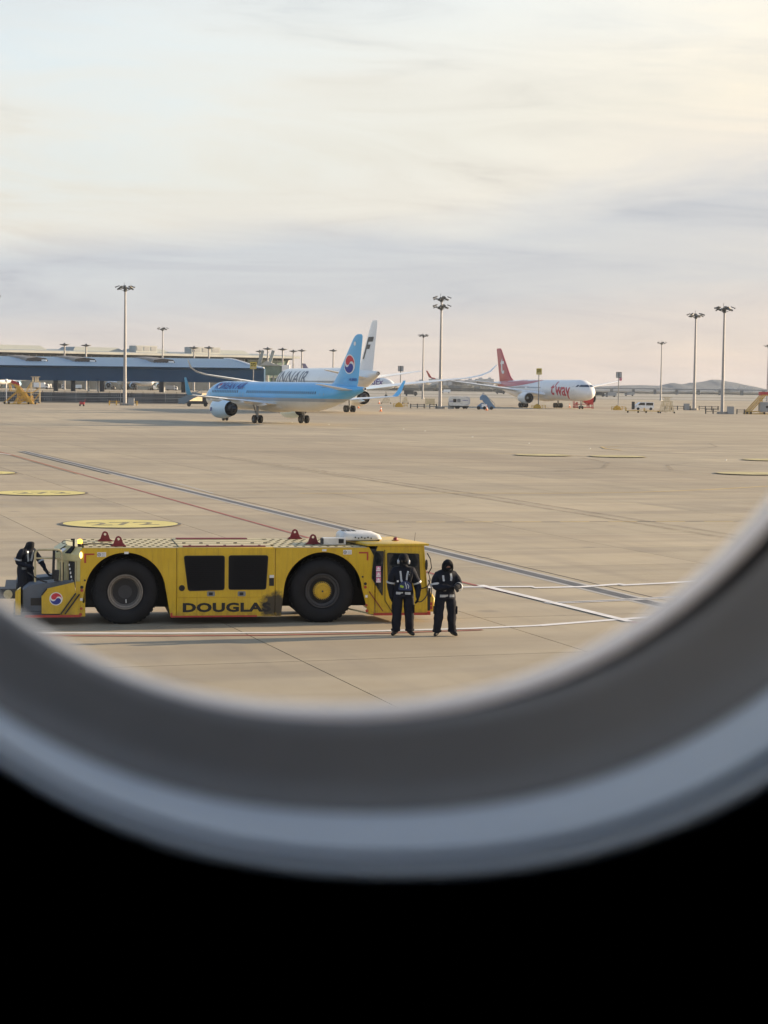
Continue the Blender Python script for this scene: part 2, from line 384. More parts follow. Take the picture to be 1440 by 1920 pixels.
def decal(name, shape, origin, u, v, target, m, parent, off=.02, step=.4, kind=None, label=None):
    """shape lies in the (u, v) plane at origin and is laid along -n on the target surface (verts, faces)"""
    u, v, origin = Vector(u), Vector(v), Vector(origin); n = u.cross(v).normalized()
    bm = bmesh.new(); bv = [bm.verts.new((x, y, 0)) for x, y in shape[0]]
    for f in shape[1]:
        try: bm.faces.new([bv[i] for i in f])
        except ValueError: pass
    xs = [p[0] for p in shape[0]]; ys = [p[1] for p in shape[0]]
    for ax, lo, hi in (((1, 0, 0), min(xs), max(xs)), ((0, 1, 0), min(ys), max(ys))):
        a = lo + step
        while a < hi:
            bmesh.ops.bisect_plane(bm, geom=bm.verts[:] + bm.edges[:] + bm.faces[:], plane_co=(a * ax[0], a * ax[1], 0), plane_no=ax); a += step
    tree = BVHTree.FromPolygons([Vector(x) for x in target[0]], [tuple(f) for f in target[1]]) if target else None
    for w in bm.verts:
        p = origin + u * w.co.x + v * w.co.y
        if tree:
            h = tree.ray_cast(p + n * 30, -n)
            if h[0]: p = h[0]
            elif True:
                q = tree.find_nearest(p); p = q[0] if q[0] else p
        w.co = p + n * off
    me = bpy.data.meshes.new(name); bm.to_mesh(me); bm.free(); me.materials.append(MAT[m])
    o = bpy.data.objects.new(name, me); COL.objects.link(o); o.parent = parent
    if kind: o['kind'] = kind
    if label: o['label'] = label
    return o
def swirl(r, rot=-.45):
    """two comma shapes of a round swirl emblem: (disc, upper comma, lower comma)"""
    def P(sgn):
        pts = [(cos(a), sin(a)) for a in [pi * i / 16 for i in range(17)]]
        pts += [(-.5 - .5 * cos(a), -.5 * sin(a)) for a in [pi * i / 10 for i in range(1, 11)]]
        pts += [(.5 - .5 * cos(a), .5 * sin(a)) for a in [pi * i / 10 for i in range(1, 10)]]
        out_ = []
        for x, y in pts:
            x, y = x * .86, y * .80 + .13
            x, y = sgn * x * r * .95, sgn * y * r * .95
            out_.append((x * cos(rot) - y * sin(rot), x * sin(rot) + y * cos(rot)))
        return out_
    disc = [(r * cos(2 * pi * i / 28), r * sin(2 * pi * i / 28)) for i in range(28)]
    return poly2d([disc]), poly2d([P(1)]), poly2d([P(-1)])

# ------------------------------------------------------------------ ground
def tyre_material():
    m = bpy.data.materials.new('tyre_mark'); m.use_nodes = True; t = m.node_tree; b = t.nodes['Principled BSDF']
    b.inputs['Base Color'].default_value = (.06, .055, .05, 1); b.inputs['Roughness'].default_value = .85
    tcn = N(t, 'ShaderNodeNewGeometry'); n_ = N(t, 'ShaderNodeTexNoise', inp={'Scale': .9, 'Detail': 6.0, 'Roughness': .7}); L(t, tcn.outputs['Position'], n_.inputs['Vector'])
    L(t, ramp(t, n_.outputs[0], [(.35, (.02, .02, .02)), (.75, (.42, .42, .42))]), b.inputs['Alpha']); MAT['tyre_mark'] = m
tyre_material()
def flat(name, pts, z, m, parent=None):
    b = MB(); tri = geometry.tessellate_polygon([[Vector((p[0], p[1], 0)) for p in pts]])
    b.add([(p[0], p[1], z) for p in pts], [tuple(t) for t in tri]); return struct(b.build(name, m, parent, smooth=0))
apron = flat('apron', [(-400, 4), (500, 4), (1500, 1020), (-1200, 1020)], -.031, 'concrete_far')
# the sealed joints show between the raised slabs near the aircraft
sealant = flat('joint_sealant_bed', [(-9, 24), (9, 24), (22, 103), (-22, 103)], -.024, 'joint_sealant', apron)
slab_mesh = MB().box((0, 0, -.010), (PIT - .028, PIT - .034, .02)).mesh('slab', ['concrete_near'], 0)
for i in range(-30, 30):
    for j in range(-3, 32):
        n_ = JN0 + (i + .5) * PIT; t_ = JM0 - (j + .5) * PIT
        x, y = JN[0] * n_ + JM[0] * t_, JN[1] * n_ + JM[1] * t_
        if y < 17 or y > 118 or abs(x) > .193 * y + 6.5 or (y > 108 and abs(x) > .193 * y + 3): continue
        o = bpy.data.objects.new('slab', slab_mesh); COL.objects.link(o); o.location = (x, y, 0); o.rotation_euler = (0, 0, GA); o.parent = apron
flat('grass_field', [(-3000, 1019.7), (3800, 1019.7), (6000, 6000), (-6000, 6000)], -.04, 'field')
for n_, a, b_ in (('taxiway', 1090, 1300), ('runway', 1560, 1900), ('far_taxiway', 2150, 2300)):
    flat(n_, [(-3000, a), (3800, a + 30), (3800, b_ + 30), (-3000, b_)], -.03, 'far_strip')
def strip(name, px, w, z, m, world=False):
    P = [Vector(p) if world else ground(*p) for p in px]
    P = [Vector((p[0], p[1])) for p in P]
    vs = []; fs = []
    for i, p in enumerate(P):
        d = (P[min(i + 1, len(P) - 1)] - P[max(i - 1, 0)]).normalized(); n = Vector((-d.y, d.x)) * w / 2
        vs += [(p.x + n.x, p.y + n.y, z), (p.x - n.x, p.y - n.y, z)]
        if i: fs.append((2 * i - 2, 2 * i - 1, 2 * i + 1, 2 * i))
    return struct(MB().add(vs, fs).build(name, m, smooth=0))
def gp(n_, t_): return (JN[0] * n_ + JM[0] * t_, JN[1] * n_ + JM[1] * t_)
strip('drain_edge', [gp(22.75, -158), gp(22.75, -24)], .74, .004, 'trench_edge', True)
strip('drain_channel', [gp(22.75, -158), gp(22.75, -24)], .40, .008, 'trench_grey', True)
strip('service_joint', [gp(23.42, -158), gp(23.42, -24)], .05, .004, 'joint_sealant', True)
strip('red_line', [(-40, 837), (22, 853), (548, 1000), (700, 1044), (860, 1090), (905, 1101), (1198, 1169)], .14, .010, 'paint_red')
strip('white_line', [(-60, 842), (20, 853)], .2, .014, 'paint_white')
strip('white_line', [(-20, 1187), (100, 1187.5), (300, 1188), (500, 1187), (700, 1184), (880, 1179), (1010, 1173.5)], .22, .012, 'paint_white')
strip('white_line', [(1010, 1173.5), (1120, 1165), (1240, 1156)], .26, .012, 'paint_white')
strip('red_line', [(-20, 1192), (100, 1192.5), (300, 1193), (500, 1191.5), (730, 1187.5), (905, 1181.5)], .13, .010, 'paint_red')
strip('white_line', [(640, 1103), (760, 1102.5), (880, 1101.5), (1001, 1100.5)], .30, .016, 'paint_white')
strip('white_line', [(1000, 1102.8), (1090, 1101), (1168, 1095.5)], .30, .016, 'paint_white')
strip('white_line', [(1163, 1098), (1250, 1094), (1330, 1088.5)], .30, .016, 'paint_white')
strip('white_line', [(900, 1098), (1000, 1122), (1182, 1166.5)], .24, .020, 'paint_white')
strip('white_line', [(1025, 1131.5), (1160, 1126), (1310, 1117)], .34, .012, 'paint_white')
strip('black_line', [(1028, 1131.3), (1160, 1126), (1310, 1117)], .12, .016, 'trench_grey')
strip('white_line', [(325, 904), (400, 925)], .12, .004, 'trench_edge')
for x0 in range(690, 1420, 90):
    strip('yellow_line', [(x0, 979 - (x0 - 700) * .002), (x0 + 55, 979 - (x0 - 645) * .002)], .22, .006, 'paint_yellow_thin')
    strip('black_line', [(x0 + 55, 979.2 - (x0 - 645) * .002), (x0 + 90, 979 - (x0 - 610) * .002)], .14, .006, 'paint_black')
strip('yellow_line', [(560, 925), (850, 924.5), (1030, 925), (1200, 923), (1330, 918), (1450, 911)], .30, .006, 'paint_yellow_thin')
strip('yellow_line', [(560, 796.5), (800, 797.5), (1010, 801)], .35, .006, 'paint_yellow_thin')
strip('yellow_line', [(700, 845), (830, 847), (960, 850.5), (1130, 856)], .26, .006, 'paint_yellow_thin')
strip('yellow_line', [(1240, 838), (1160, 836.5), (1128, 838), (1135, 841), (1165, 844)], .28, .006, 'paint_yellow_thin')
for pts, w in (([(400, 855), (560, 879), (720, 905), (900, 934), (1100, 966), (1380, 1013)], .35), ([(430, 857), (720, 901), (900, 928), (1120, 963), (1400, 1008)], .3),
               ([(780, 800), (1000, 803), (1300, 812)], .6), ([(0, 803), (300, 801), (620, 805), (900, 812)], .5), ([(1180, 832), (1260, 829), (1330, 832), (1345, 838), (1280, 846), (1180, 850)], .3),
               ([(990, 850), (1090, 858), (1140, 868), (1130, 878), (1040, 884), (900, 886)], .35), ([(1440, 872), (1300, 868), (1250, 872), (1260, 882), (1340, 890)], .3),
               ([(0, 826), (200, 828), (500, 826), (800, 830)], .5), ([(200, 846), (330, 849), (560, 846)], .4)):
    strip('tyre_mark', pts, w, .024, 'tyre_mark')
mat('worn_digit', (.20, .18, .11), .8, var=.3, scale=1.2); mat('worn_rim', (.27, .23, .17), .8, var=.3, scale=.9); mat('worn_yellow', (.44, .385, .19), .8, var=.22, scale=.7, stretch=(1, 1, 1), grime=.4)
num = text2d('272', 1.75, .02)
def disc(cx, cy, r, z, m, name, parent=None):
    b = MB(); vs = [(cx + r * cos(2 * pi * i / 48), cy + r * sin(2 * pi * i / 48), z) for i in range(48)]; b.add(vs, [tuple(range(48))]); return b.build(name, m, parent, smooth=0)
for i, (u, v) in enumerate(((226, 983), (75, 925), (-42, 887), (1018, 853.5), (1158, 856), (1446, 862.5), (1407, 888))):
    c = ground(u, v); d0 = struct(disc(c.x, c.y, 2.36, .028, 'paint_black' if i < 3 else 'worn_rim', 'stand_circle')); disc(c.x, c.y, 2.22, .032, 'paint_yellow' if i < 3 else 'worn_yellow', 'circle_fill', d0)
    if i > 2: continue
    w_ = width2d(num[0]); o = MB().add([((x - w_ / 2) * 1.05 * cos(GA) - (y * 1.25 - .85) * sin(GA) + c.x, (x - w_ / 2) * 1.05 * sin(GA) + (y * 1.25 - .85) * cos(GA) + c.y, .036) for x, y in num[0]], num[1]).build('stand_number', 'worn_digit', d0, smooth=0)

# ------------------------------------------------------------------ aircraft window and dark cabin round the camera
def oval(xc, yc, a, Y, p=2.2, n=128, ratio=1.4):
    out_ = []
    for i in range(n):
        th = 2 * pi * i / n; c, s = cos(th), sin(th); q = (abs(c) ** p + abs(s) ** p) ** (-1 / p)
        out_.append(at(xc + a * q * c, yc + a * ratio * q * s, Y))
    return out_
def fr(f, Y, da=0.0):
    A, B, C_ = (624, -348, 1194), (692, -533, 1472), (763, -517, 1557)
    P = [a + (b - a) * (f / .6) for a, b in zip(A, B)] if f <= .6 else [a + (b - a) * ((f - .6) / .4) for a, b in zip(B, C_)]
    return oval(P[0], P[1], P[2] + da, Y)
win = thing('cabin_window', 'oval aircraft cabin window surround, out of focus, with grey moulded reveal', 'window', at(740, 1400, .45))
def wpart(name, rings, m, mids=None):
    o = MB().loft(rings, close=True, cap=False).build(name, m, smooth=60); o.parent = win; o.matrix_parent_inverse = Matrix.Translation(-win.location); return o
wpart('outer_frame', [fr(-.02, .62, 14), fr(-.012, .57, 3), fr(-.01, .53, 2), fr(-.01, .50, 1)], 'edge_plastic')
wpart('inner_rim', [fr(-.01, .505, 1), fr(-.010, .501), fr(-.002, .496), fr(.018, .4885), fr(.045, .4835), fr(.074, .4815)], 'edge_plastic')
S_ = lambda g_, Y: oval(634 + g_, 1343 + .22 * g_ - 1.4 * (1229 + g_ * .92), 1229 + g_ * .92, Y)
wpart('gap_shade_ring', [fr(.073, .4816), fr(.0745, .491), S_(20, .491), S_(24, .4825)], 'gap_shade_navy')  # shallow ring added for the shadow crescent, widest at right, its shade painted navy
wpart('gasket', [S_(22, .4828), S_(31, .4785), [p.lerp(q, .5) for p, q in zip(S_(60, .4715), fr(.24, .4715))], fr(.38, .462), fr(.50, .4515), fr(.585, .4425)], 'gasket_grey')
wpart('reveal_panel', [fr(.58, .445), fr(.60, .441), fr(.68, .427), fr(.76, .4145), fr(.815, .407), fr(.83, .4095), fr(.855, .4095), fr(.872, .404), fr(.895, .4005), fr(.925, .3985), fr(.96, .3978), fr(1.0, .3985), fr(1.05, .4015)], 'reveal_sky_tint')
def pane_material():
    m = bpy.data.materials.new('window_pane'); m.use_nodes = True; t = m.node_tree; t.nodes.clear()
    tr = N(t, 'ShaderNodeBsdfTransparent', inp={'Color': (.985, .985, .985, 1)}); gl = N(t, 'ShaderNodeBsdfGlossy', inp={'Roughness': .02, 'Color': (.9, .9, .9, 1)})
    mx_ = N(t, 'ShaderNodeMixShader'); mx_.inputs[0].default_value = .02; L(t, tr.outputs[0], mx_.inputs[1]); L(t, gl.outputs[0], mx_.inputs[2])
    o_ = N(t, 'ShaderNodeOutputMaterial'); L(t, mx_.outputs[0], o_.inputs[0]); MAT['window_pane'] = m
pane_material()
pr = fr(-.01, .515, 3); o = MB().add(pr, [tuple(range(len(pr)))]).build('pane', 'window_pane', smooth=0); o.parent = win; o.matrix_parent_inverse = Matrix.Translation(-win.location)
# cabin: side wall with the window hole, then floor, ceiling, ends and far side
r0 = fr(1.05, .4015); n = len(r0); b = MB()
cx, cz = sum(p.x for p in r0) / n, sum(p.z for p in r0) / n
far_ = []
for p in r0:
    dx, dz = p.x - cx, p.z - cz; m_ = min((2.2 - abs(cx)) / max(abs(dx), 1e-6), 1.1 / max(abs(dz), 1e-6)); far_.append(Vector((cx + dx * m_, .4015, cz + dz * m_)))
b.loft([r0, far_], cap=False)
b.loft([[Vector((p.x, .62, p.z)) for p in fr(-.02, .62, 4)], [Vector((p.x * 1.0, .62, p.z)) for p in [Vector((f_.x, .62, f_.z)) for f_ in far_]]], cap=False)
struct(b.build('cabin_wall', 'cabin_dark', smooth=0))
b = MB(); x0, x1, z0, z1 = -2.6, 2.6, cz - 1.25, cz + 1.25
for a_, c_ in (((x0, -3.4, z0 - .1), (x1, .62, z0 + .3)), ((x0, -3.4, z1 - .3), (x1, .62, z1 + .1)), ((x0, -3.4, z0 + .31), (x0 + .5, .62, z1 - .31)), ((x1 - .5, -3.4, z0 + .31), (x1, .62, z1 - .31)), ((x0, -3.6, z0 - .1), (x1, -3.41, z1 + .1))):
    b.span(a_, c_)
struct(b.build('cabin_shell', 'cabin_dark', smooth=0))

# ------------------------------------------------------------------ aircraft tug
TO = ground(235, 1172); TA = R(10); TT = Vector((cos(TA), sin(TA))); TN = Vector((-TT.y, TT.x))
def SP(u, v, off=0.0):
    d = ray(u, v); k = (TO.x * TN.x + TO.y * TN.y + off) / (d.x * TN.x + d.y * TN.y)
    return ((d.x * k - TO.x) * TT.x + (d.y * k - TO.y) * TT.y, H + d.z * k)
tug = thing('pushback_tug', 'long low yellow aircraft tug with four huge black tyres and slatted deck', 'aircraft tug', (TO.x, TO.y, 0), TA)
WD = 2.62                                                         # width over the sides
def side(name, poly, m, n0=0.0, th=.05, parent=tug, kind=None, label=None, bev=0):
    o = MB().prism(poly, lambda p: (p[0], n0, p[1]), lambda p: (p[0], n0 + th, p[1])).build(name, m, parent, kind=kind)
    if label: o['label'] = label
    if bev:
        b_ = o.modifiers.new('b', 'BEVEL'); b_.width = bev; b_.segments = 2; b_.limit_method = 'ANGLE'; b_.angle_limit = R(50)
    return o
def arch(cx, cz, r, a0, a1, n=22): return [(cx + r * cos(R(a0 + (a1 - a0) * i / n)), cz + r * sin(R(a0 + (a1 - a0) * i / n))) for i in range(n + 1)]
TOP = 1.765
rearp = [(-1.02, .20), (-1.02, 1.70), (-.96, TOP), (1.15, TOP), (1.15, .17), (1.02, .17)] + arch(0, .74, .91, 5, 175) + [(-.90, .20)]
frontp = [(3.42, TOP), (5.60, TOP), (5.74, 1.52), (5.74, .2), (5.60, .2)] + arch(4.53, .74, .91, 5, 175) + [(3.56, .18), (3.42, .18)]
midp = [(1.155, TOP), (3.415, TOP), (3.415, .18), (3.0, .18), (2.92, .165), (1.155, .165)]
for nn, s_ in ((0.0, 1), (WD - .05, 0)):
    side('rear_fender', rearp, 'tug_yellow', nn, bev=.012); side('front_fender', frontp, 'tug_yellow', nn, bev=.012); side('engine_panel', midp, 'tug_yellow', nn, bev=.012)
# inner arch liners and chassis
b = MB()
for cx_ in (0, 4.53):
    pts = arch(cx_, .74, .93, 0, 180, 16)
    for n0, n1 in ((.05, .80), (WD - .80, WD - .05)):
        for p, q in zip(pts[:-1], pts[1:]): b.add([(p[0], n0, p[1]), (q[0], n0, q[1]), (q[0], n1, q[1]), (p[0], n1, p[1])], [(0, 1, 2, 3)])
    b.span((cx_ - .93, .80, .62), (cx_ + .93, WD - .80, 1.66))
b.span((-1.0, .06, .24), (-.94, WD - .06, 1.66)); b.span((1.0, .06, .22), (3.5, WD - .06, 1.64)); b.span((-.95, 1.0, .3), (5.7, WD - 1.0, .9)); b.span((-.9, .06, 1.66), (5.6, WD - .06, TOP - .013))
b.build('chassis', 'black_part', tug, smooth=0)
for cx_ in (0, 4.53): MB().cyl((cx_, .2, .74), (cx_, WD - .2, .74), .16).build('axle', 'rim_dark', tug)
def tug_wheel(cx_, near, yellow):
    n0 = .07 if near else WD - .07; dr = 1 if near else -1
    w = MB(); RR = .755
    pr_ = [(0.06, .40), (.015, .44), (.0, .55), (.02, .66), (.06, .715), (.11, .745), (.20, RR), (.44, RR), (.53, .735), (.60, .66), (.62, .5), (.60, .40)]
    w.lathe((cx_, n0, .745), (0, dr, 0), pr_, n=48); ty = w.build('tyre', 'rubber', tug, smooth=50)
    tr = MB()
    for i in range(40):                                            # shallow tread blocks
        a = 2 * pi * i / 40
        for off, sh in ((.16, 0), (.38, .078)):
            c = Vector((cx_ + (RR + .004) * cos(a + sh), n0 + dr * (off + .06), .745 + (RR + .004) * sin(a + sh)))
            tr.box(c, (.02, .17, .075), M=Matrix.Rotation(-(a + sh), 3, 'Y'))
    tr.build('tread', 'rubber', tug, smooth=0, kind='stuff')
    rim = MB().lathe((cx_, n0, .745), (0, dr, 0), [(.05, .405), (.015, .40), (.015, .375), (.05, .355), (.055, .33), (.10, .30), (.13, .285)] if not yellow else [(.05, .405), (.02, .40), (.02, .37), (.06, .35), (.07, .30), (.13, .27)], n=40)
    rim.build('rim', 'rim_steel' if not yellow else 'rim_dark', tug)
    if not yellow:
        MB().lathe((cx_, n0, .745), (0, dr, 0), [(.12, .29), (.13, .2), (.14, .0)], n=32).build('wheel_disc', 'black_part', tug)
        v = MB().bar((cx_ + .02, n0 + dr * .03, .745 - .25), (cx_ + .015, n0 + dr * .01, .745 - .17), .02); v.build('valve_stem', 'sticker_white', tug)
    else:
        MB().lathe((cx_, n0, .745), (0, dr, 0), [(.13, .28), (.135, .215)], n=32).build('wheel_disc', 'black_part', tug)
        h = MB().lathe((cx_, n0, .745), (0, dr, 0), [(.10, .215), (.05, .21), (.04, .19), (.04, .13), (.025, .12), (.02, .04), (.0195, .0)], n=32).build('hub', 'tug_hub', tug)
        bb_ = MB()
        for i in range(28):
            a = 2 * pi * i / 28; bb_.cyl((cx_ + .197 * cos(a), n0 + dr * .048, .745 + .197 * sin(a)), (cx_ + .197 * cos(a), n0 + dr * .02, .745 + .197 * sin(a)), .013, n=6)
        bb_.cyl((cx_, n0 + dr * .03, .735), (cx_, n0 - dr * .0, .735), .022, n=8)
        bb_.build('wheel_nut', 'rim_dark', tug, kind='stuff')
mat('tug_hub', (.60, .37, .02), .45, grime=.25, scale=8)
for near in (1, 0):
    tug_wheel(0, near, False); tug_wheel(4.53, near, True)
# engine doors with two grilles
dn = -.012
door = side('engine_door', [(1.18, .62), (1.18, 1.735), (3.40, 1.735), (3.40, .645), (3.15, .62)], 'tug_yellow', dn, .011, bev=.005)
def rounded(poly, r=.05, n=4):
    out_ = []
    for i, p in enumerate(poly):
        p = Vector(p); a = (Vector(poly[i - 1]) - p).normalized(); c = (Vector(poly[(i + 1) % len(poly)]) - p).normalized()
        s_, e_ = p + a * r, p + c * r
        for k_ in range(n + 1):
            t = k_ / n; out_.append(tuple((s_ * (1 - t) + p * t) * (1 - t) + (p * (1 - t) + e_ * t) * t))
    return out_
for g in ([(1.32, 1.575), (2.245, 1.575), (2.245, .795), (1.42, .775)], [(2.345, 1.58), (3.245, 1.58), (3.20, .80), (2.345, .80)]):
    pg = rounded(g, .055)
    gr = side('grille', pg, 'dark_grille', dn - .006, .005, parent=door)
    fr_ = MB()
    for p, q in zip(pg, pg[1:] + pg[:1]): fr_.bar((p[0], dn - .006, p[1]), (q[0], dn - .006, q[1]), .014, .014)
    fr_.build('grille_frame', 'black_part', door, kind='stuff')
    lv = MB(); x0 = min(p[0] for p in g) + .10; x1 = max(p[0] for p in g) - .07
    for k_ in range(16): lv.box(((x0 + x1) / 2, dn - .010, .85 + k_ * .044), (x1 - x0, .012, .012))
    lv.build('louvre', 'louvre_dark', door, kind='stuff', smooth=0)
for u in (395.5, 453):
    s0, z0 = SP(u, 1113); la = side('door_latch', rounded([(s0 - .09, z0 - .06), (s0 - .09, z0 + .055), (s0 + .09, z0 + .055), (s0 + .09, z0 - .06)], .03), 'grey_metal', dn - .006, .005, parent=door)
    MB().span((s0 - .05, dn - .012, z0 - .035), (s0 + .04, dn - .004, z0 + .03)).build('latch_handle', 'black_part', door)
s0, z0 = SP(341, 1102.5); MB().lathe((s0, dn, z0), (0, -1, 0), [(0, .07), (.02, .065), (.022, .045), (.005, .04), (.005, 0)], n=20).build('fuel_cap', 'black_part', door)
s0, z0 = SP(509, 1091); side('exhaust_vent', [(s0 - .055, z0 - .09), (s0 - .055, z0 + .09), (s0 + .055, z0 + .09), (s0 + .055, z0 - .09)], 'black_part', dn - .008, .007)
MB().span((s0 - .05, dn - .05, z0 + .10), (s0 + .05, dn, z0 + .16)).build('vent_hood', 'sticker_white', tug)
# lettering
sh = text2d('DOUGLAS', .245, .011, 0, 1.06, 1.0); w_ = width2d(sh[0]); x0_ = min(p[0] for p in sh[0]); f_ = 2.02 / w_
sh = ([((x - x0_) * f_, y * 1.12) for x, y in sh[0]], sh[1])
decal('maker_lettering', sh, (1.30, 0, .295), (1, 0, 0), (0, 0, 1), None, 'letter_black', tug, off=.006, step=5)
# red trim, corner marks, stickers, markers
for nm, parts in (('red_trim', [((1.02, -.008, .165), (3.0, -.001, .205)), ((1.02, -.0081, .2051), (1.065, -.001, .27))]), ('red_trim', [((-2.25, -.03, .19), (-1.0, -.001, .245))]), ('red_trim', [((5.72, -.02, .175), (6.98, .02, .235)), ((6.981, -.05, .18), (7.06, .3, .25))]),
                  ('corner_mark', [((-.93, -.008, 1.60), (-.70, -.001, 1.635)), ((-.93, -.0081, 1.42), (-.885, -.001, 1.599))]), ('corner_mark', [((5.36, -.008, 1.62), (5.58, -.001, 1.655)), ((5.545, -.0081, 1.46), (5.58, -.001, 1.619))])):
    b = MB()
    for a_, c_ in parts: b.span(a_, c_)
    b.build(nm, 'red_paint', tug, smooth=0)
for u, v in ((190.5, 1040), (651.5, 1035.5)):
    s0, z0 = SP(u, v); st = side('warning_sticker', [(s0 - .10, z0 - .05), (s0 - .10, z0 + .055), (s0 + .10, z0 + .055), (s0 + .10, z0 - .05)], 'sticker_white', -.005, .004)
    MB().lathe((s0 - .055, -.006, z0), (0, -1, 0), [(0, .038), (.001, .038), (.001, .026), (0, .026)], n=20).cyl((s0 - .055, -.006, z0), (s0 - .055, -.0075, z0), .012, n=10).build('sticker_print', 'letter_black', st)
    b = MB()
    for k_ in range(3): b.span((s0 + .0, -.0075, z0 + .028 - k_ * .028), (s0 + .085, -.006, z0 + .022 - k_ * .028))
    b.build('sticker_lines', 'rim_dark', st, smooth=0)
for u, v in ((237, 1037), (608, 1032)):
    s0, z0 = SP(u, v); side('small_label', [(s0 - .05, z0 - .02), (s0 - .05, z0 + .03), (s0 + .05, z0 + .03), (s0 + .05, z0 - .02)], 'sticker_white', -.005, .004)
for base in (0, 1):
    for (u, v, r_, m_) in (((159, 1088, .022, 'black_part'), (153.5, 1101, .036, 'black_part'), (153.5, 1107, .034, 'red_paint'), (152.5, 1124, .03, 'sticker_white'), (152.5, 1141, .03, 'red_paint'), (151, 1152, .035, 'red_paint')) if base == 0 else
                           ((680, 1081.5, .022, 'black_part'), (685, 1094.5, .034, 'black_part'), (685, 1101, .032, 'red_paint'), (687, 1118, .028, 'sticker_white'), (687, 1134.5, .028, 'red_paint'), (688, 1145, .035, 'red_paint'))):
        s0, z0 = SP(u, v); nm = {'black_part': 'side_marker', 'red_paint': 'reflector', 'sticker_white': 'small_label'}[m_]
        MB().cyl((s0, 0, z0), (s0, -.014, z0), r_, n=12).build(nm, m_, tug) if m_ != 'sticker_white' else side(nm, [(s0 - r_, z0 - .03), (s0 - r_, z0 + .03), (s0 + r_, z0 + .03), (s0 + r_, z0 - .03)], m_, -.006, .005)
# deck: slats over a dark void, plates in the middle
for k_ in range(2):
    s0, s1 = ((-.93, 1.19), (3.38, 5.55))[k_]; b = MB(); nr = 6; rw = (WD - .12) / nr
    for j in range(nr + 1): b.span((s0, .06 + j * rw - .065, TOP - .011), (s1, .06 + j * rw + .065, TOP + .003))
    for j in range(nr):
        x = s0 + (.10 if j % 2 else 0)
        while x < s1 - .05: b.span((x, .06 + j * rw + .066, TOP - .011), (min(s1, x + .118), .06 + (j + 1) * rw - .066, TOP + .002)); x += .19
    b.build('deck_grating', 'tug_deck', tug, smooth=0, kind='stuff')
for n0, n1 in ((.05, .30), (.36, .95), (1.02, 1.55), (1.62, 2.10), (2.2, 2.58)):
    b = MB().span((1.22, n0, 1.70), (3.36, n1, TOP + (.005 if n0 < .1 else .012))).build('deck_plate', 'tug_deck', tug, smooth=0)
b = MB()
for s_ in (1.35, 1.75, 2.15, 2.55, 2.95, 3.25): b.span((s_, 1.0, 1.78), (s_ + .08, 1.03, 1.80)); b.span((s_ + .1, .33, 1.775), (s_ + .16, .36, 1.80))
b.build('deck_hinge', 'black_part', tug, kind='stuff', smooth=0)
MB().span((1.30, .10, TOP + .006), (3.20, .22, TOP + .03)).build('deck_strip', 'lug_red', tug); MB().span((1.30, 2.25, TOP + .013), (3.00, 2.5, TOP + .035)).build('deck_strip', 'lug_red', tug)
def lug(s, n_):
    pr_ = [(-.16, 0), (-.15, .03), (-.115, .045)] + [(.075 * cos(R(a)), .155 + .075 * sin(R(a))) for a in (170, 140, 110, 90, 70, 40, 10)] + [(.115, .045), (.15, .03), (.16, 0)]
    hole = [(.032 * cos(2 * pi * i / 10), .16 + .032 * sin(2 * pi * i / 10)) for i in range(10)]
    b_ = MB(); vs0 = [Vector((x, y, 0)) for x, y in pr_]; vh = [Vector((x, y, 0)) for x, y in hole]
    tri = geometry.tessellate_polygon([vs0, vh]); al = pr_ + hole; N_ = len(al); n1 = len(pr_)
    z0_ = TOP + .01
    vs = [(s + x, n_, z0_ + y) for x, y in al] + [(s + x, n_ + .05, z0_ + y) for x, y in al]
    fs = [tuple(t) for t in tri] + [tuple(N_ + i for i in reversed(t)) for t in tri]
    fs += [(i, (i + 1) % n1, N_ + (i + 1) % n1, N_ + i) for i in range(n1)] + [(n1 + i, n1 + (i + 1) % 10, N_ + n1 + (i + 1) % 10, N_ + n1 + i) for i in range(10)]
    b_.add(vs, fs); b_.span((s - .17, n_ - .06, z0_), (s + .17, n_ + .11, z0_ + .02)); b_.build('lifting_lug', 'lug_red', tug)
for u, v in ((197, 1014.5), (222, 1024), (553, 1010), (587, 1020)):
    d = ray(u, v); k = (TOP + .01 - H) / d.z; P = Vector((d.x * k - TO.x, d.y * k - TO.y)); lug(P.dot(TT), P.dot(TN))
# operator's cab at the right end
cabx = lambda n_: 6.93 - .26 * n_                                   # slanting nose in plan
b = MB()
lo, hi = .2, 1.79
plan = [(5.76, .0), (6.99, .0), (6.55, 1.7), (5.76, 1.7)]
planu = [(5.76, .0), (6.88, .0), (6.48, 1.65), (5.76, 1.65)]
cab = side('cab_side', [(5.76, .2)] + [(5.76, 1.66), (5.80, 1.79), (6.88, 1.79), (6.99, .75), (7.0, .2)], 'tug_yellow', .0, .04, bev=.01)
MB().loft([[(x, y + .05, lo) for x, y in plan], [(x, y + .05, .70) for x, y in plan]]).build('cab_base', 'tug_yellow', tug, smooth=20)
MB().loft([[(x, y + .06 if y < .1 else y, .70) for x, y in plan], [(x, y + .06 if y < .1 else y, 1.79) for x, y in planu]]).build('cab_glass', 'glass_dark', tug, smooth=20)
for a_, c_ in (((6.97, .03, .7), (6.87, .03, 1.79)), ((6.54, 1.68, .7), (6.47, 1.63, 1.79)), ((6.76, .85, .7), (6.68, .82, 1.79))): MB().bar(a_, c_, .06, .05).build('cab_pillar', 'tug_yellow', tug)
qw = [SP(702.5, 1034), SP(718.8, 1034), SP(716.5, 1116), SP(697.5, 1084), SP(698.5, 1070)]
side('quarter_window', qw, 'glass_dark', -.006, .005)
b = MB()
for p, q in zip(qw, qw[1:] + qw[:1]): b.bar((p[0], -.006, p[1]), (q[0], -.006, q[1]), .02, .02)
b.build('window_seal', 'black_part', tug, kind='stuff')
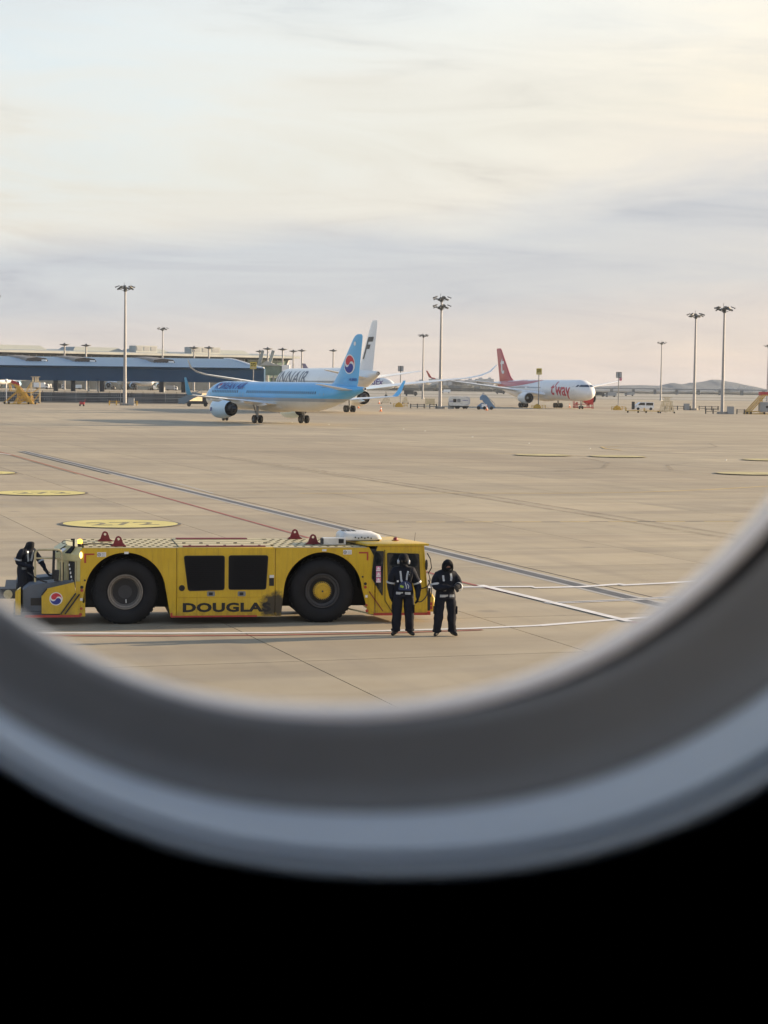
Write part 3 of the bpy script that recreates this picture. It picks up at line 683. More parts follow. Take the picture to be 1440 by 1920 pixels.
cdoor = side('cab_door', rounded([SP(722, 1032), SP(788.5, 1033.5), SP(794, 1141), SP(735, 1144), SP(722, 1125)], .03), 'tug_yellow', -.010, .009, bev=.004)
dw = rounded([SP(726, 1037), SP(785, 1038.5), SP(787.5, 1092), SP(727.5, 1093)], .03)
side('door_window', dw, 'glass_dark', -.016, .005, parent=cdoor)
b = MB()
for p, q in zip(dw, dw[1:] + dw[:1]): b.bar((p[0], -.016, p[1]), (q[0], -.016, q[1]), .018, .016)
b.build('window_seal', 'black_part', cdoor, kind='stuff')
b = MB(); ch = [SP(721.3, 1031), SP(721.8, 1126), SP(734, 1146)]
for p, q in zip(ch[:-1], ch[1:]): b.bar((p[0], -.011, p[1]), (q[0], -.011, q[1]), .014, .012)
b.build('door_gap', 'black_part', tug)
b = MB(); p, q = SP(692, 1109), SP(718, 1146); b.bar((p[0], -.004, p[1]), (q[0], -.004, q[1]), .035, .02); b.build('panel_seam', 'lug_red', tug)
for k_ in range(3):
    s0, z0 = SP(709.5, 1066 + 10.5 * k_); st = side('warning_sticker', [(s0 - .055, z0 - .065), (s0 - .055, z0 + .055), (s0 + .055, z0 + .055), (s0 + .055, z0 - .065)], 'sticker_pink', -.0105, .004)
    side('sticker_triangle', [(s0 - .042, z0 - .02), (s0, z0 + .045), (s0 + .042, z0 - .02)], 'sticker_white', -.0125, .0015, parent=st)
    side('sticker_text', [(s0 - .05, z0 - .06), (s0 - .05, z0 - .032), (s0 + .05, z0 - .032), (s0 + .05, z0 - .06)], 'sticker_white', -.0125, .0015, parent=st)
roof = MB().loft([[(5.55, -.04, 1.795), (7.0, -.05, 1.80), (6.55, 2.0, 1.80), (5.1, 2.0, 1.795)], [(5.55, -.04, 1.835), (7.0, -.05, 1.845), (6.55, 2.0, 1.845), (5.1, 2.0, 1.835)], [(5.60, .02, 1.86), (6.95, .01, 1.86), (6.5, 1.95, 1.86), (5.16, 1.95, 1.86)]]).build('cab_roof', 'tug_yellow', tug, smooth=30)
side('cab_filler', [(5.62, 1.72), (5.78, 1.72), (5.78, 1.3), (5.75, 1.3)], 'rim_dark', .05, 1.5)
# roof air conditioner
rg = []
for z_, ins in ((1.86, .03), (1.90, 0), (1.99, .02), (2.04, .07), (2.065, .16)):
    L0, L1, n0, n1 = 5.02 + ins * .6, 6.02 - ins * 2.2, .62 + ins, 1.52 - ins
    rg.append([(x, y, z_) for x, y in rounded([(L0, n0), (L1, n0), (L1, n1), (L0, n1)], .13 if ins < .1 else .06, 5)])
MB().loft(rg).build('air_conditioner', 'white_plastic', tug, smooth=50)
b = MB().span((5.06, .64, 1.862), (5.95, 1.5, 1.885)); b.build('air_conditioner_base', 'black_part', tug)
b = MB()
for k_ in range(6): b.span((5.36 + k_ * .075, .606, 1.93 - (k_ % 2) * .02), (5.385 + k_ * .075, .63, 1.96 - (k_ % 2) * .02))
for k_ in range(3): b.span((5.12 + k_ * .12, .95, 2.06), (5.20 + k_ * .12, 1.25, 2.075))
b.build('vent_slot', 'black_part', tug, kind='stuff')
b = MB().span((4.60, .45, 1.79), (5.12, .75, 1.94)); lb = b.build('work_lamp_housing', 'white_plastic', tug)
MB().span((4.56, .46, 1.80), (4.598, .74, 1.93)).build('lamp_lens', 'rim_dark', lb); MB().span((4.95, .44, 1.82), (5.07, .449, 1.92)).build('lamp_opening', 'black_part', lb)
MB().lathe((6.35, .75, 1.86), (0, 0, 1), [(0, .09), (.015, .09), (.02, .055), (.06, .05), (.075, .03), (.08, 0)], n=16).build('roof_beacon', 'lug_red', tug)
MB().cyl((6.78, .6, 1.86), (6.80, .6, 2.06), .004, n=5).build('aerial', 'black_part', tug)
# mirror, hoses, nose
b = MB().sphere((6.93, -.13, 1.36), .1, 7, sc=(.35, .3, 1.35)); b.build('mirror', 'black_part', tug)
MB().tube([(6.97, -.02, 1.62), (7.02, -.14, 1.5), (7.05, -.15, 1.3), (7.0, -.02, 1.15)], .013).build('mirror_arm', 'black_part', tug)
def hose(pts, r=.014, nm='hose'):
    P = [Vector(p) for p in pts]; out_ = []
    for i in range(len(P) - 1):
        p0, p1, p2, p3 = P[max(i - 1, 0)], P[i], P[i + 1], P[min(i + 2, len(P) - 1)]
        for k_ in range(5):
            t = k_ / 5; out_.append(.5 * ((2 * p1) + (p2 - p0) * t + (2 * p0 - 5 * p1 + 4 * p2 - p3) * t * t + (3 * p1 - p0 - 3 * p2 + p3) * t ** 3))
    MB().tube(out_ + [P[-1]], r, 6).build(nm, 'black_part', tug)
hose([(6.99, -.03, 1.2), (7.03, -.08, 1.0), (6.95, -.1, .85), (6.75, -.07, .80), (6.72, -.03, .9)]); hose([(6.99, -.03, .85), (6.96, -.08, .65), (6.82, -.1, .5), (6.7, -.07, .52)]); hose([(7.0, -.03, 1.0), (7.07, -.07, .8), (7.06, -.05, .6)])
rg = [[(x, y, z_) for x, y in rounded([(6.96, .12 + i_), (7.20 - i_ * 1.4, .12 + i_), (6.95 - i_, 1.5 - i_), (6.75, 1.5 - i_)], .05)] for z_, i_ in ((.24, 0), (.55, 0), (.66, .04), (.72, .10))]
MB().loft(rg).build('nose_bumper', 'tug_yellow', tug, smooth=50)
b = MB()
for k_ in range(2): b.span((7.08, .105, .30 + k_ * .09), (7.13, .125, .37 + k_ * .09))
b.build('tail_light', 'red_paint', tug)
MB().span((7.0, .0, .28), (7.06, .1, .8)).build('step_recess', 'black_part', tug)
MB().bar((5.0, .5, .33), (5.75, .1, .18), .05, .03).build('side_step', 'tug_deck', tug)
# slanted service end at the left
lowp = [(-1.02, .02), (-1.52, .50), (-1.52, 2.2), (-1.02, WD - .02)]
b = MB().loft([[(x, y, .85) for x, y in lowp], [(x, y, 1.46) for x, y in lowp]]); b.build('service_end', 'cowl_paint', tug, smooth=20)
e_ = [(-1.0, -.01), (-1.58, .50), (-1.58, 2.25), (-1.0, WD + .01)]
b = MB().loft([[(x, y, 1.46) for x, y in e_], [(x * 1.0, y, 1.60) for x, y in e_], [(-.98, .06, 1.765), (-1.32, .52, 1.785), (-1.32, 2.1, 1.785), (-.98, 2.5, 1.765)]]); b.build('service_hood', 'cowl_paint', tug, smooth=20)
du = Vector((-.5, .48, 0)).normalized(); dnrm = Vector((-du.y, du.x, 0)) * -1
dnrm = Vector((-.48, -.5, 0)).normalized()
def cham(name, t0, t1, z0_, z1_, m_, off=.012, org=(-1.02, .02, 0), th=.02):
    o_ = Vector(org); c = [o_ + du * t + Vector((0, 0, z_)) + dnrm * off for t, z_ in ((t0, z0_), (t1, z0_), (t1, z1_), (t0, z1_))]
    b_ = MB().add(c + [p - dnrm * th for p in c], [(0, 1, 2, 3), (7, 6, 5, 4), (0, 4, 5, 1), (1, 5, 6, 2), (2, 6, 7, 3), (3, 7, 4, 0)]); return b_.build(name, m_, tug, smooth=0)
cham('control_niche', .16, .34, .88, 1.44, 'black_part'); cham('control_niche', .50, .60, .95, 1.40, 'black_part')
cham('niche_frame', .10, .14, .86, 1.45, 'tug_deck', .02); cham('niche_frame', .37, .42, .86, 1.45, 'tug_deck', .02)
b = MB()
for k_ in range(5): b.box((-1.20 - .05 * k_ * .3, .18 + .0 * k_, 1.0 + k_ * .09), (.03, .03, .05))
b.build('control_knob', 'sticker_white', tug, kind='stuff')
# sloped hood panel and dark vent, side lamp
h0, h1 = Vector((-1.0, -.01, 1.61)), Vector((-1.58, .50, 1.61)); g0, g1 = Vector((-.98, .06, 1.768)), Vector((-1.32, .52, 1.788))
def hoodp(name, t0, t1, w0, w1, m_):
    P = lambda t, w: (h0.lerp(h1, t)).lerp(g0.lerp(g1, t), w)
    nn = (P(1, 0) - P(0, 0)).cross(P(0, 1) - P(0, 0)).normalized(); nn = nn if nn.z > 0 else -nn
    c = [P(t0, w0), P(t1, w0), P(t1, w1), P(t0, w1)]
    MB().add([p + nn * .012 for p in c] + [p - nn * .02 for p in c], [(0, 1, 2, 3), (7, 6, 5, 4), (0, 4, 5, 1), (1, 5, 6, 2), (2, 6, 7, 3), (3, 7, 4, 0)]).build(name, m_, tug, smooth=0)
hoodp('hood_vent', .42, .62, .05, .95, 'dark_grille'); hoodp('hood_sticker', .75, .92, .2, .6, 'sticker_white'); hoodp('hood_vent', .95, 1.0, .1, .9, 'dark_grille')
MB().sphere((-1.0, -.02, 1.60), .06, 7, sc=(.55, .5, 1.3)).build('side_lamp', 'lamp_warm', tug)
MB().cyl((-1.02, .25, 1.77), (-1.02, .25, 1.84), .05, n=12).build('beacon_base', 'black_part', tug)
MB().lathe((-1.02, .25, 1.84), (0, 0, 1), [(0, .05), (.02, .055), (.08, .052), (.10, .03), (.105, 0)], n=14).build('amber_beacon', 'amber', tug)
MB().box((-1.16, .25, 1.85), (.05, .05, .2)).box((-1.19, .25, 1.93), (.07, .06, .04)).build('beacon_post', 'black_part', tug)
hose([(-1.18, .3, 1.88), (-1.35, .4, 1.90), (-1.42, .5, 1.84), (-1.3, .5, 1.80)], .008); hose([(-.95, .3, 1.82), (-.6, .3, 1.83), (-.3, .35, 1.81), (0, .4, 1.79)], .014)
# boarding platform, folded plate with the round emblem, bumper
MB().span((-2.5, .1, .20), (-1.0, WD - .1, .30)).build('platform_floor', 'console_grey', tug)
pp = [SP(77.8, 1151), SP(77.8, 1116), SP(88, 1103.5), SP(139, 1091.5), SP(142, 1112), SP(114, 1151)]
pl = side('side_plate', pp, 'tug_yellow', -.03, .04, bev=.01)
for i_, w in ((1, .03), (4, .045)):
    p, q = pp[i_], pp[(i_ + 1) % 6]; MB().bar((p[0], -.035, p[1]), (q[0], -.035, q[1]), w, .03).build('plate_edge', 'black_part', tug)
p, q = SP(117, 1151), SP(144, 1114); MB().bar((p[0] + .06, -.01, p[1]), (q[0] + .06, -.01, q[1]), .09, .03).build('plate_gap', 'deck_dark', tug)
side('lower_side', [(-1.5, .2), (-1.12, .72), (-1.12, 1.0), (-1.02, 1.0), (-1.02, .2)], 'tug_yellow', .0, .04)
s0, z0 = SP(105, 1122.5)
d_, a_, c_ = swirl(.148, -.35)
for sh_, m_, o_, nm in ((d_, 'logo_white', .004, 'emblem_disc'), (a_, 'logo_red', .006, 'emblem_upper'), (c_, 'logo_blue', .006, 'emblem_lower')):
    decal(nm, sh_, (s0, -.03, z0), (1, 0, 0), (0, 0, 1), None, m_, tug, off=o_, step=9)
side('console_side', [(-2.30, .30), (-2.30, .80), (-2.15, .92), (-1.15, 1.02), (-1.15, .30)], 'console_grey', .12, .7, bev=.02)
side('console_side', [(-2.45, .30), (-2.45, .88), (-1.2, 1.0), (-1.2, .30)], 'console_grey', 1.75, .7, bev=.02)
for a0_ in (-1.55, -2.0): side('console_recess', [(a0_ - .12, .45), (a0_ - .12, .62), (a0_ + .12, .62), (a0_ + .12, .45)], 'deck_dark', .108, .011)
side('corner_post', [(-2.46, .25), (-2.46, .78), (-2.34, .86), (-2.34, .25)], 'tug_yellow', -.03, .3)
MB().span((-2.84, .0, .62), (-2.45, .5, .84)).span((-2.70, .5, .62), (-2.45, WD - .1, .80)).build('end_bumper', 'rim_dark', tug)
MB().lathe((-2.62, -.01, .72), (0, -1, 0), [(0, .10), (.04, .10), (.05, .07), (.055, 0)], n=18).build('headlight', 'tug_deck', tug)
MB().cyl((-2.84, .02, .78), (-2.84, -.04, .78), .04, n=10).build('marker_lamp', 'sticker_white', tug)
MB().tube([(-2.02, .12, .98), (-2.02, .12, 1.63), (-1.99, .12, 1.69), (-1.93, .12, 1.71), (-1.52, .12, 1.71), (-1.46, .12, 1.69), (-1.43, .12, 1.63), (-1.43, .12, 1.0)], .024, 8).build('handrail', 'tug_deck', tug)
MB().tube([(-2.02, .12, 1.52), (-1.43, .12, 1.52)], .02, 8).build('handrail_bar', 'tug_deck', tug)
MB().bar((-1.60, .12, 1.70), (-1.62, .12, 1.05), .07, .06).bar((-1.53, .12, 1.25), (-1.55, .12, 1.0), .16, .1).build('steering_column', 'black_part', tug)
hose([(-2.2, .15, 1.2), (-2.0, .1, 1.08), (-1.85, .1, 1.0), (-1.75, .12, .98)], .018)

# ------------------------------------------------------------------ people
def body(J, E, name, parent, m='cloth_navy', scale=1.0, matf=None, mats=None, sub=2, seed_=0.0):
    """one continuous skinned figure: J joint -> (x, y, z, rx, ry)"""
    names = list(J); me = bpy.data.meshes.new(name); me.from_pydata([Vector(J[k_][:3]) * scale for k_ in names], [(names.index(a), names.index(b_)) for a, b_ in E], [])
    o = bpy.data.objects.new('tmp_body', me); COL.objects.link(o)
    sk = o.modifiers.new('s', 'SKIN'); sk.use_smooth_shade = True
    for k_, d in zip(names, me.skin_vertices[0].data):
        r = J[k_][3:]; d.radius = (r[0] * scale, (r[1] if len(r) > 1 else r[0]) * scale); d.use_root = (k_ == names[0])
    ss = o.modifiers.new('u', 'SUBSURF'); ss.levels = sub; ss.render_levels = sub
    bpy.context.view_layer.update()
    m2 = bpy.data.meshes.new_from_object(o.evaluated_get(bpy.context.evaluated_depsgraph_get()))
    bpy.data.objects.remove(o)
    from mathutils import noise as NZ
    for v in m2.vertices:
        if v.co.z > .12 * scale: v.co += v.normal * (.016 * NZ.noise(v.co * 8 + Vector((len(name), 0, seed_))) + .008 * NZ.noise(v.co * 21)) * (1.0 if v.co.z < 1.5 * scale else .3)
    for mm in (mats or [m]): m2.materials.append(MAT[mm])
    for p in m2.polygons:
        p.use_smooth = True
        p.material_index = matf(p.center) if matf else 0
    r_ = bpy.data.objects.new(name, m2); COL.objects.link(r_); r_.parent = parent
    return r_
def hand(J, E, side_, wrist, tip_dir, palm_n, L_=.19):
    """palm, four unequal curled fingers and a thumb as branches of the body skeleton"""
    w = Vector(wrist); t = Vector(tip_dir).normalized(); pn = Vector(palm_n).normalized(); s = t.cross(pn).normalized()
    pre = side_; J[pre + 'palm'] = (*(w + t * L_ * .38), .042, .026); E.append((pre + 'wrist', pre + 'palm'))
    for i, (off, ln) in enumerate(((-.034, .085), (-.012, .095), (.011, .088), (.033, .07))):
        a = w + t * L_ * .55 + s * off; b_ = a + t * ln * .5 + pn * .012; c = b_ + t * ln * .35 + pn * .035
        J[f'{pre}f{i}a'] = (*a, .0115); J[f'{pre}f{i}b'] = (*b_, .010); J[f'{pre}f{i}c'] = (*c, .009)
        E += [(pre + 'palm', f'{pre}f{i}a'), (f'{pre}f{i}a', f'{pre}f{i}b'), (f'{pre}f{i}b', f'{pre}f{i}c')]
    a = w + t * L_ * .28 - s * .04 + pn * .015; b_ = a + t * .045 - s * .015 + pn * .02
    J[pre + 'ta'] = (*a, .013); J[pre + 'tb'] = (*b_, .011); E += [(pre + 'palm', pre + 'ta'), (pre + 'ta', pre + 'tb')]
def ring_band(name, p, q, t0, t1, r0, r1, parent, m='reflective', sc=1.0):
    p, q = Vector(p), Vector(q); a, c = p.lerp(q, t0), p.lerp(q, t1); d = (q - p)
    M = d.to_track_quat('Z', 'Y').to_matrix(); rings = []
    for P, r in ((a, r0 * .96), (a, r0), (c, r1), (c, r1 * .96)): rings.append([M @ Vector((r * cos(2 * pi * i / 20), r * sc * sin(2 * pi * i / 20), 0)) + P for i in range(20)])
    return MB().loft(rings, cap=False).build(name, m, parent)
def strap(name, bodyo, pts, w, parent, m='reflective', off=.010, dirn=(0, 1, 0)):
    me = bodyo.data; tree = BVHTree.FromPolygons([v.co.copy() for v in me.vertices], [tuple(p.vertices) for p in me.polygons])
    dv = Vector(dirn); P = []
    for i in range(len(pts) - 1):
        for k_ in range(5): P.append(Vector((*pts[i], 0)).lerp(Vector((*pts[i + 1], 0)), k_ / 5))
    P.append(Vector((*pts[-1], 0))); vs = []; fs = []
    for i, p in enumerate(P):
        d = (P[min(i + 1, len(P) - 1)] - P[max(i - 1, 0)]).normalized(); n_ = Vector((-d.y, d.x, 0)) * w / 2
        for s_ in (-1, 1):
            x, z_ = (p + n_ * s_)[:2]; o_ = Vector((x, 0, z_)) - dv * 3; h = tree.ray_cast(o_, dv)
            if not h[0]: h = tree.find_nearest(Vector((x, -.12, z_)))
            vs += [h[0] - dv * off, h[0] + dv * .01]
        if i: a = 4 * (i - 1); c = 4 * i; fs += [(a, a + 2, c + 2, c), (a, c, c + 1, a + 1), (a + 2, a + 3, c + 3, c + 2)]
    return MB().add(vs, fs).build(name, m, parent, smooth=60)
def torso(hw=.10, lean=0.0):
    return {'pelvis': (0, 0, .96, .205, .15), 'waist': (0, -lean * .3, 1.10, .20, .15), 'chest': (0, -lean * .7, 1.29, .205, .155), 'neck': (0, -lean, 1.49, .085), }
def legs(J, E, kx=.13, ax=.15, yk=-.02, spread=0.0):
    for s_, nm in ((-1, 'l'), (1, 'r')):
        J.update({nm + 'hip': (s_ * .11, 0, .88, .132), nm + 'thigh': (s_ * (kx - .008), yk * .5, .70, .130), nm + 'knee': (s_ * kx, yk, .48, .110), nm + 'calf': (s_ * (kx + .01), .01, .30, .108),
                  nm + 'cuff': (s_ * ax, .02, .13, .098), nm + 'ankle': (s_ * ax, .025, .075, .058), nm + 'foot': (s_ * (ax + .05), -.065, .05, .054, .048), nm + 'toe': (s_ * (ax + .095), -.125, .042, .042, .034)})
        E += [('pelvis', nm + 'hip'), (nm + 'hip', nm + 'thigh'), (nm + 'thigh', nm + 'knee'), (nm + 'knee', nm + 'calf'), (nm + 'calf', nm + 'cuff'), (nm + 'cuff', nm + 'ankle'), (nm + 'ankle', nm + 'foot'), (nm + 'foot', nm + 'toe')]
# 1: standing before the cab with ear defenders and a chest bag
g1 = ground(755, 1191.5)
p1 = thing('person', 'person in dark padded suit with cap, ear defenders and blue chest bag, arms hanging', 'person', g1, R(2))
J = torso(); E = [('pelvis', 'waist'), ('waist', 'chest'), ('chest', 'neck')]; legs(J, E)
J.update({'head': (0, -.01, 1.60, .090, .095), 'crown': (0, 0, 1.69, .088, .095)}); E += [('neck', 'head'), ('head', 'crown')]
for s_, nm in ((-1, 'L'), (1, 'R')):
    J.update({nm + 'sh': (s_ * .19, 0, 1.39, .105), nm + 'arm': (s_ * .245, .0, 1.25, .100), nm + 'elbow': (s_ * (.285 + s_ * .017), .01, 1.12, .090), nm + 'fore': (s_ * (.29 + s_ * .022), -.03 - .03 * s_, .985, .080), nm + 'wrist': (s_ * (.285 + s_ * .023), -.07 - .05 * s_, .885, .052)})
    E += [('chest', nm + 'sh'), (nm + 'sh', nm + 'arm'), (nm + 'arm', nm + 'elbow'), (nm + 'elbow', nm + 'fore'), (nm + 'fore', nm + 'wrist')]
    hand(J, E, nm, J[nm + 'wrist'][:3], (-s_ * .05, -.15, -1), (-s_, -.3, 0))
S1 = 1.03
b1 = body(J, E, 'body', p1, scale=S1, mats=['cloth_navy', 'cloth_black', 'boot'], matf=lambda c: 2 if c.z < .10 else (1 if (c.z > 1.50 or (abs(c.x) > .22 and c.z < .86)) else 0))
def sc_(v): return [x * S1 for x in v]
MB().lathe(sc_((0, 0, 1.62)), (0, 0, 1), [(0, .112), (.06, .112), (.11, .095), (.145, .055), (.152, 0)], n=20).prism([(-.075, -.085), (-.06, -.155), (0, -.175), (.06, -.155), (.075, -.085)], lambda p: (p[0], p[1], 1.672), lambda p: (p[0], p[1], 1.684)).build('cap', 'cloth_black', p1)
for s_ in (-1, 1): MB().lathe(sc_((s_ * .092, -.01, 1.585)), (s_, 0, 0), [(0, .048), (.03, .052), (.045, .040), (.048, 0)], n=16).build('ear_defender', 'reflective', p1)
hb = [(.125 * cos(R(a)), -.01, 1.635 + .155 * sin(R(a))) for a in range(0, 181, 15)]; MB().tube(hb, .009, 6).build('headband', 'grey_metal', p1)
MB().box((.035, -.125, 1.655), (.045, .02, .028)).build('goggles', 'glass_dark', p1); MB().box((-.045, -.125, 1.655), (.045, .02, .028)).build('goggles', 'glass_dark', p1)
for s_, nm in ((-1, 'L'), (1, 'R')): ring_band('sleeve_band', sc_(J[nm + 'arm'][:3]), sc_(J[nm + 'elbow'][:3]), .70, .98, .106, .102, p1)
def hem(parent, z0_, z1_, rx, ry, cy=0.0):
    rings = [[Vector((rx * f_ * cos(a), cy + ry * f_ * sin(a), z_)) for a in [2 * pi * i / 28 for i in range(28)]] for z_, f_ in ((z1_, .93), ((z0_ + z1_) / 2, 1.0), (z0_, 1.03), (z0_, .95))]
    return MB().loft(rings, cap=False).build('jacket_hem', 'cloth_navy', parent, smooth=60)
hem(p1, .87, 1.03, .232, .168)
for s_ in (-1, 1): MB().box((s_ * .235, -.02, .60), (.035, .15, .17)).build('leg_pocket', 'cloth_black', p1); MB().lathe((s_ * .155, .02, .10), (0, 0, 1), [(0, .095), (.02, .105), (.05, .10), (.05, .09)], n=14).build('trouser_cuff', 'cloth_navy', p1)
for x0, x1 in ((-.165, -.012), (.03, .155)): strap('hem_band', b1, [(x0, .955), (x1, .950)], .055, p1, off=.034)
strap('harness_strap', b1, [(-.075, 1.44), (-.06, 1.33), (-.055, 1.25)], .04, p1); strap('harness_strap', b1, [(.10, 1.44), (.075, 1.35), (.065, 1.24)], .038, p1)
strap('harness_strap', b1, [(-.055, 1.25), (-.03, 1.19)], .045, p1)
strap('badge', b1, [(-.13, 1.235), (-.128, 1.195)], .04, p1, 'sticker_white')
bg = [[(x * f_, y_, z_) for x, z_ in rounded([(-.115, 1.03), (.185, 1.02), (.165, 1.16), (.06, 1.225), (-.04, 1.21), (-.10, 1.14)], .03)] for y_, f_ in ((-.13, 1), (-.20, 1), (-.235, .93))]
bagp = MB().loft(bg).build('chest_bag', 'bag_blue', p1, smooth=50)
MB().prism([(-.075, 1.145), (.0, 1.12), (-.012, 1.075), (-.088, 1.10)], lambda p: (p[0], -.242, p[1]), lambda p: (p[0], -.236, p[1])).build('bag_patch', 'lime', p1)
MB().tube([(.03, -.235, 1.2), (.06, -.25, 1.1), (.055, -.25, 1.06)], .012, 6).tube([(.075, -.235, 1.17), (.11, -.25, 1.12), (.10, -.25, 1.07)], .010, 6).build('clip', 'reflective', p1)
MB().box((.135, -.15, 1.36), (.06, .05, .10)).cyl((.14, -.15, 1.40), (.16, -.15, 1.52), .007, n=6).build('radio', 'black_part', p1)
MB().tube([(.09, -.11, 1.43), (.105, -.16, 1.40), (.12, -.17, 1.37), (.13, -.16, 1.33)], .010, 6).build('radio_cord', 'reflective', p1)
# 2: hood up, looking down, arms folded in front
g2 = ground(834, 1192.5)
p2 = thing('person', 'person in dark padded suit with peaked hood up, both arms bent across the chest', 'person', g2, R(12))
J = torso(lean=.05); E = [('pelvis', 'waist'), ('waist', 'chest'), ('chest', 'neck')]; legs(J, E, kx=.15, ax=.175)
J.update({'head': (.02, -.09, 1.56, .098, .10), 'crown': (.01, -.075, 1.645, .088, .095), 'peak': (.005, -.05, 1.70, .05)}); E += [('neck', 'head'), ('head', 'crown'), ('crown', 'peak')]
J.update({'Lsh': (-.20, -.02, 1.36, .115), 'Larm': (-.26, -.03, 1.24, .105), 'Lelbow': (-.25, -.07, 1.12, .096), 'Lfore': (-.12, -.20, 1.10, .082), 'Lwrist': (.0, -.235, 1.12, .046),
          'Rsh': (.20, -.02, 1.36, .115), 'Rarm': (.26, -.05, 1.25, .102), 'Relbow': (.29, -.10, 1.12, .094), 'Rfore': (.22, -.22, 1.12, .08), 'Rwrist': (.145, -.27, 1.14, .044)})
for nm in 'LR': E += [('chest', nm + 'sh'), (nm + 'sh', nm + 'arm'), (nm + 'arm', nm + 'elbow'), (nm + 'elbow', nm + 'fore'), (nm + 'fore', nm + 'wrist')]
hand(J, E, 'L', J['Lwrist'][:3], (1, -.2, .1), (0, -.3, 1)); hand(J, E, 'R', J['Rwrist'][:3], (-1, -.15, -.1), (0, -.4, -1))
S2 = .985
b2 = body(J, E, 'body', p2, seed_=5.3, scale=S2, mats=['cloth_navy', 'cloth_black', 'boot', 'skin'], matf=lambda c: 2 if c.z < .10 else (3 if (1.515 < c.z < 1.56 and c.y < -.165 and -.05 < c.x < .085) else (1 if c.z > 1.47 else 0)))
sc_ = lambda v: [x * S2 for x in v]
MB().lathe(sc_((.015, -.09, 1.50)), (.0, -.25, 1), [(.0, .125), (.05, .132), (.12, .125), (.18, .10), (.225, .055), (.24, .0)], n=18).build('hood', 'cloth_black', p2).scale = (1, 1, 1)
for o_ in kids(p2):
    if o_.name.startswith('hood'):
        for v in o_.data.vertices:
            if v.co.y < -.14 and v.co.z < 1.60: v.co.y = -.14 - (v.co.y + .14) * .2; 
b = MB()
for i in range(9):
    a0 = pi * i / 8; b.box((.015 + .075 * cos(a0), -.185, 1.535 + .06 * sin(a0)), (.045, .05, .045), M=Matrix.Rotation(-a0, 3, 'Y'))
b.build('hood_trim', 'cloth_black', p2)
MB().sphere((.018, -.158, 1.545), .06, 7, sc=(.85, .5, .55)).build('face', 'skin', p2)
MB().sphere((.018, -.165, 1.495), .075, 7, sc=(.95, .6, .6)).build('neck_gaiter', 'cloth_black', p2)
ring_band('sleeve_band', sc_(J['Larm'][:3]), sc_(J['Lelbow'][:3]), .45, .8, .112, .108, p2); ring_band('sleeve_band', sc_(J['Relbow'][:3]), sc_(J['Rfore'][:3]), .35, .6, .10, .096, p2)
hem(p2, .84, 1.0, .226, .165)
for s_ in (-1, 1): MB().box((s_ * .24, -.02, .58), (.035, .15, .17)).build('leg_pocket', 'cloth_black', p2); MB().lathe((s_ * .175, .02, .09), (0, 0, 1), [(0, .095), (.02, .105), (.05, .10), (.05, .09)], n=14).build('trouser_cuff', 'cloth_navy', p2)
for x0, x1 in ((-.16, .02), (.055, .165)): strap('hem_band', b2, [(x0, .905), (x1, .905)], .055, p2, off=.034)
strap('harness_strap', b2, [(-.09, 1.36), (-.085, 1.30), (-.075, 1.23)], .042, p2); strap('harness_strap', b2, [(.085, 1.40), (.095, 1.31), (.085, 1.24)], .045, p2)
strap('pocket_flap', b2, [(-.09, 1.02), (-.02, 1.02)], .016, p2, 'grey_metal')
MB().box((.17, -.30, 1.08), (.06, .04, .16), M=Matrix.Rotation(R(-30), 3, 'Y')).build('handset', 'black_part', p2)
# 3: on the boarding platform of the tug, seen from the side
q3 = SP(46, 1155, 1.0)
p3 = thing('person', 'person in dark hooded suit leaning over the controls on the tug platform', 'person', Vector((TO.x, TO.y, 0)) + Vector((TT.x * q3[0] + TN.x * 1.05, TT.y * q3[0] + TN.y * 1.05, .30)), R(62))
J = torso(lean=.10); E = [('pelvis', 'waist'), ('waist', 'chest'), ('chest', 'neck')]; legs(J, E, yk=-.07)
J['chest'] = (0, -.07, 1.20, .185, .14); J['neck'] = (0, -.13, 1.36, .08); J['waist'] = (0, -.02, 1.08, .165, .13)
J.update({'head': (0, -.185, 1.46, .092, .098), 'crown': (0, -.18, 1.54, .085, .092), 'hoodback': (0, -.0, 1.43, .095)}); E += [('neck', 'head'), ('head', 'crown'), ('neck', 'hoodback')]
J.update({'Lsh': (-.195, -.09, 1.30, .092), 'Larm': (-.26, -.03, 1.18, .082), 'Lelbow': (-.27, .0, 1.06, .074), 'Lfore': (-.24, -.14, 1.02, .062), 'Lwrist': (-.2, -.25, 1.0, .044),
          'Rsh': (.195, -.09, 1.30, .09), 'Rarm': (.24, -.18, 1.19, .078), 'Relbow': (.25, -.26, 1.08, .070), 'Rfore': (.24, -.36, .96, .058), 'Rwrist': (.22, -.44, .87, .042)})
for nm in 'LR': E += [('chest', nm + 'sh'), (nm + 'sh', nm + 'arm'), (nm + 'arm', nm + 'elbow'), (nm + 'elbow', nm + 'fore'), (nm + 'fore', nm + 'wrist')]
hand(J, E, 'L', J['Lwrist'][:3], (.2, -1, -.2), (0, .2, -1)); hand(J, E, 'R', J['Rwrist'][:3], (0, -.6, -.8), (0, -.8, .5))
b3 = body(J, E, 'body', p3, seed_=9.1, scale=1.0, mats=['cloth_navy', 'cloth_black', 'boot'], matf=lambda c: 2 if c.z < .10 else (1 if c.z > 1.36 else 0))
ring_band('sleeve_band', J['Larm'][:3], J['Lelbow'][:3], .25, .55, .090, .088, p3); ring_band('sleeve_band', J['Relbow'][:3], J['Rfore'][:3], .05, .3, .078, .075, p3)
strap('harness_strap', b3, [(-.12, 1.32), (-.11, 1.2), (-.07, 1.08)], .05, p3); strap('harness_strap', b3, [(.07, 1.32), (.06, 1.2), (.02, 1.08)], .06, p3, 'reflective')
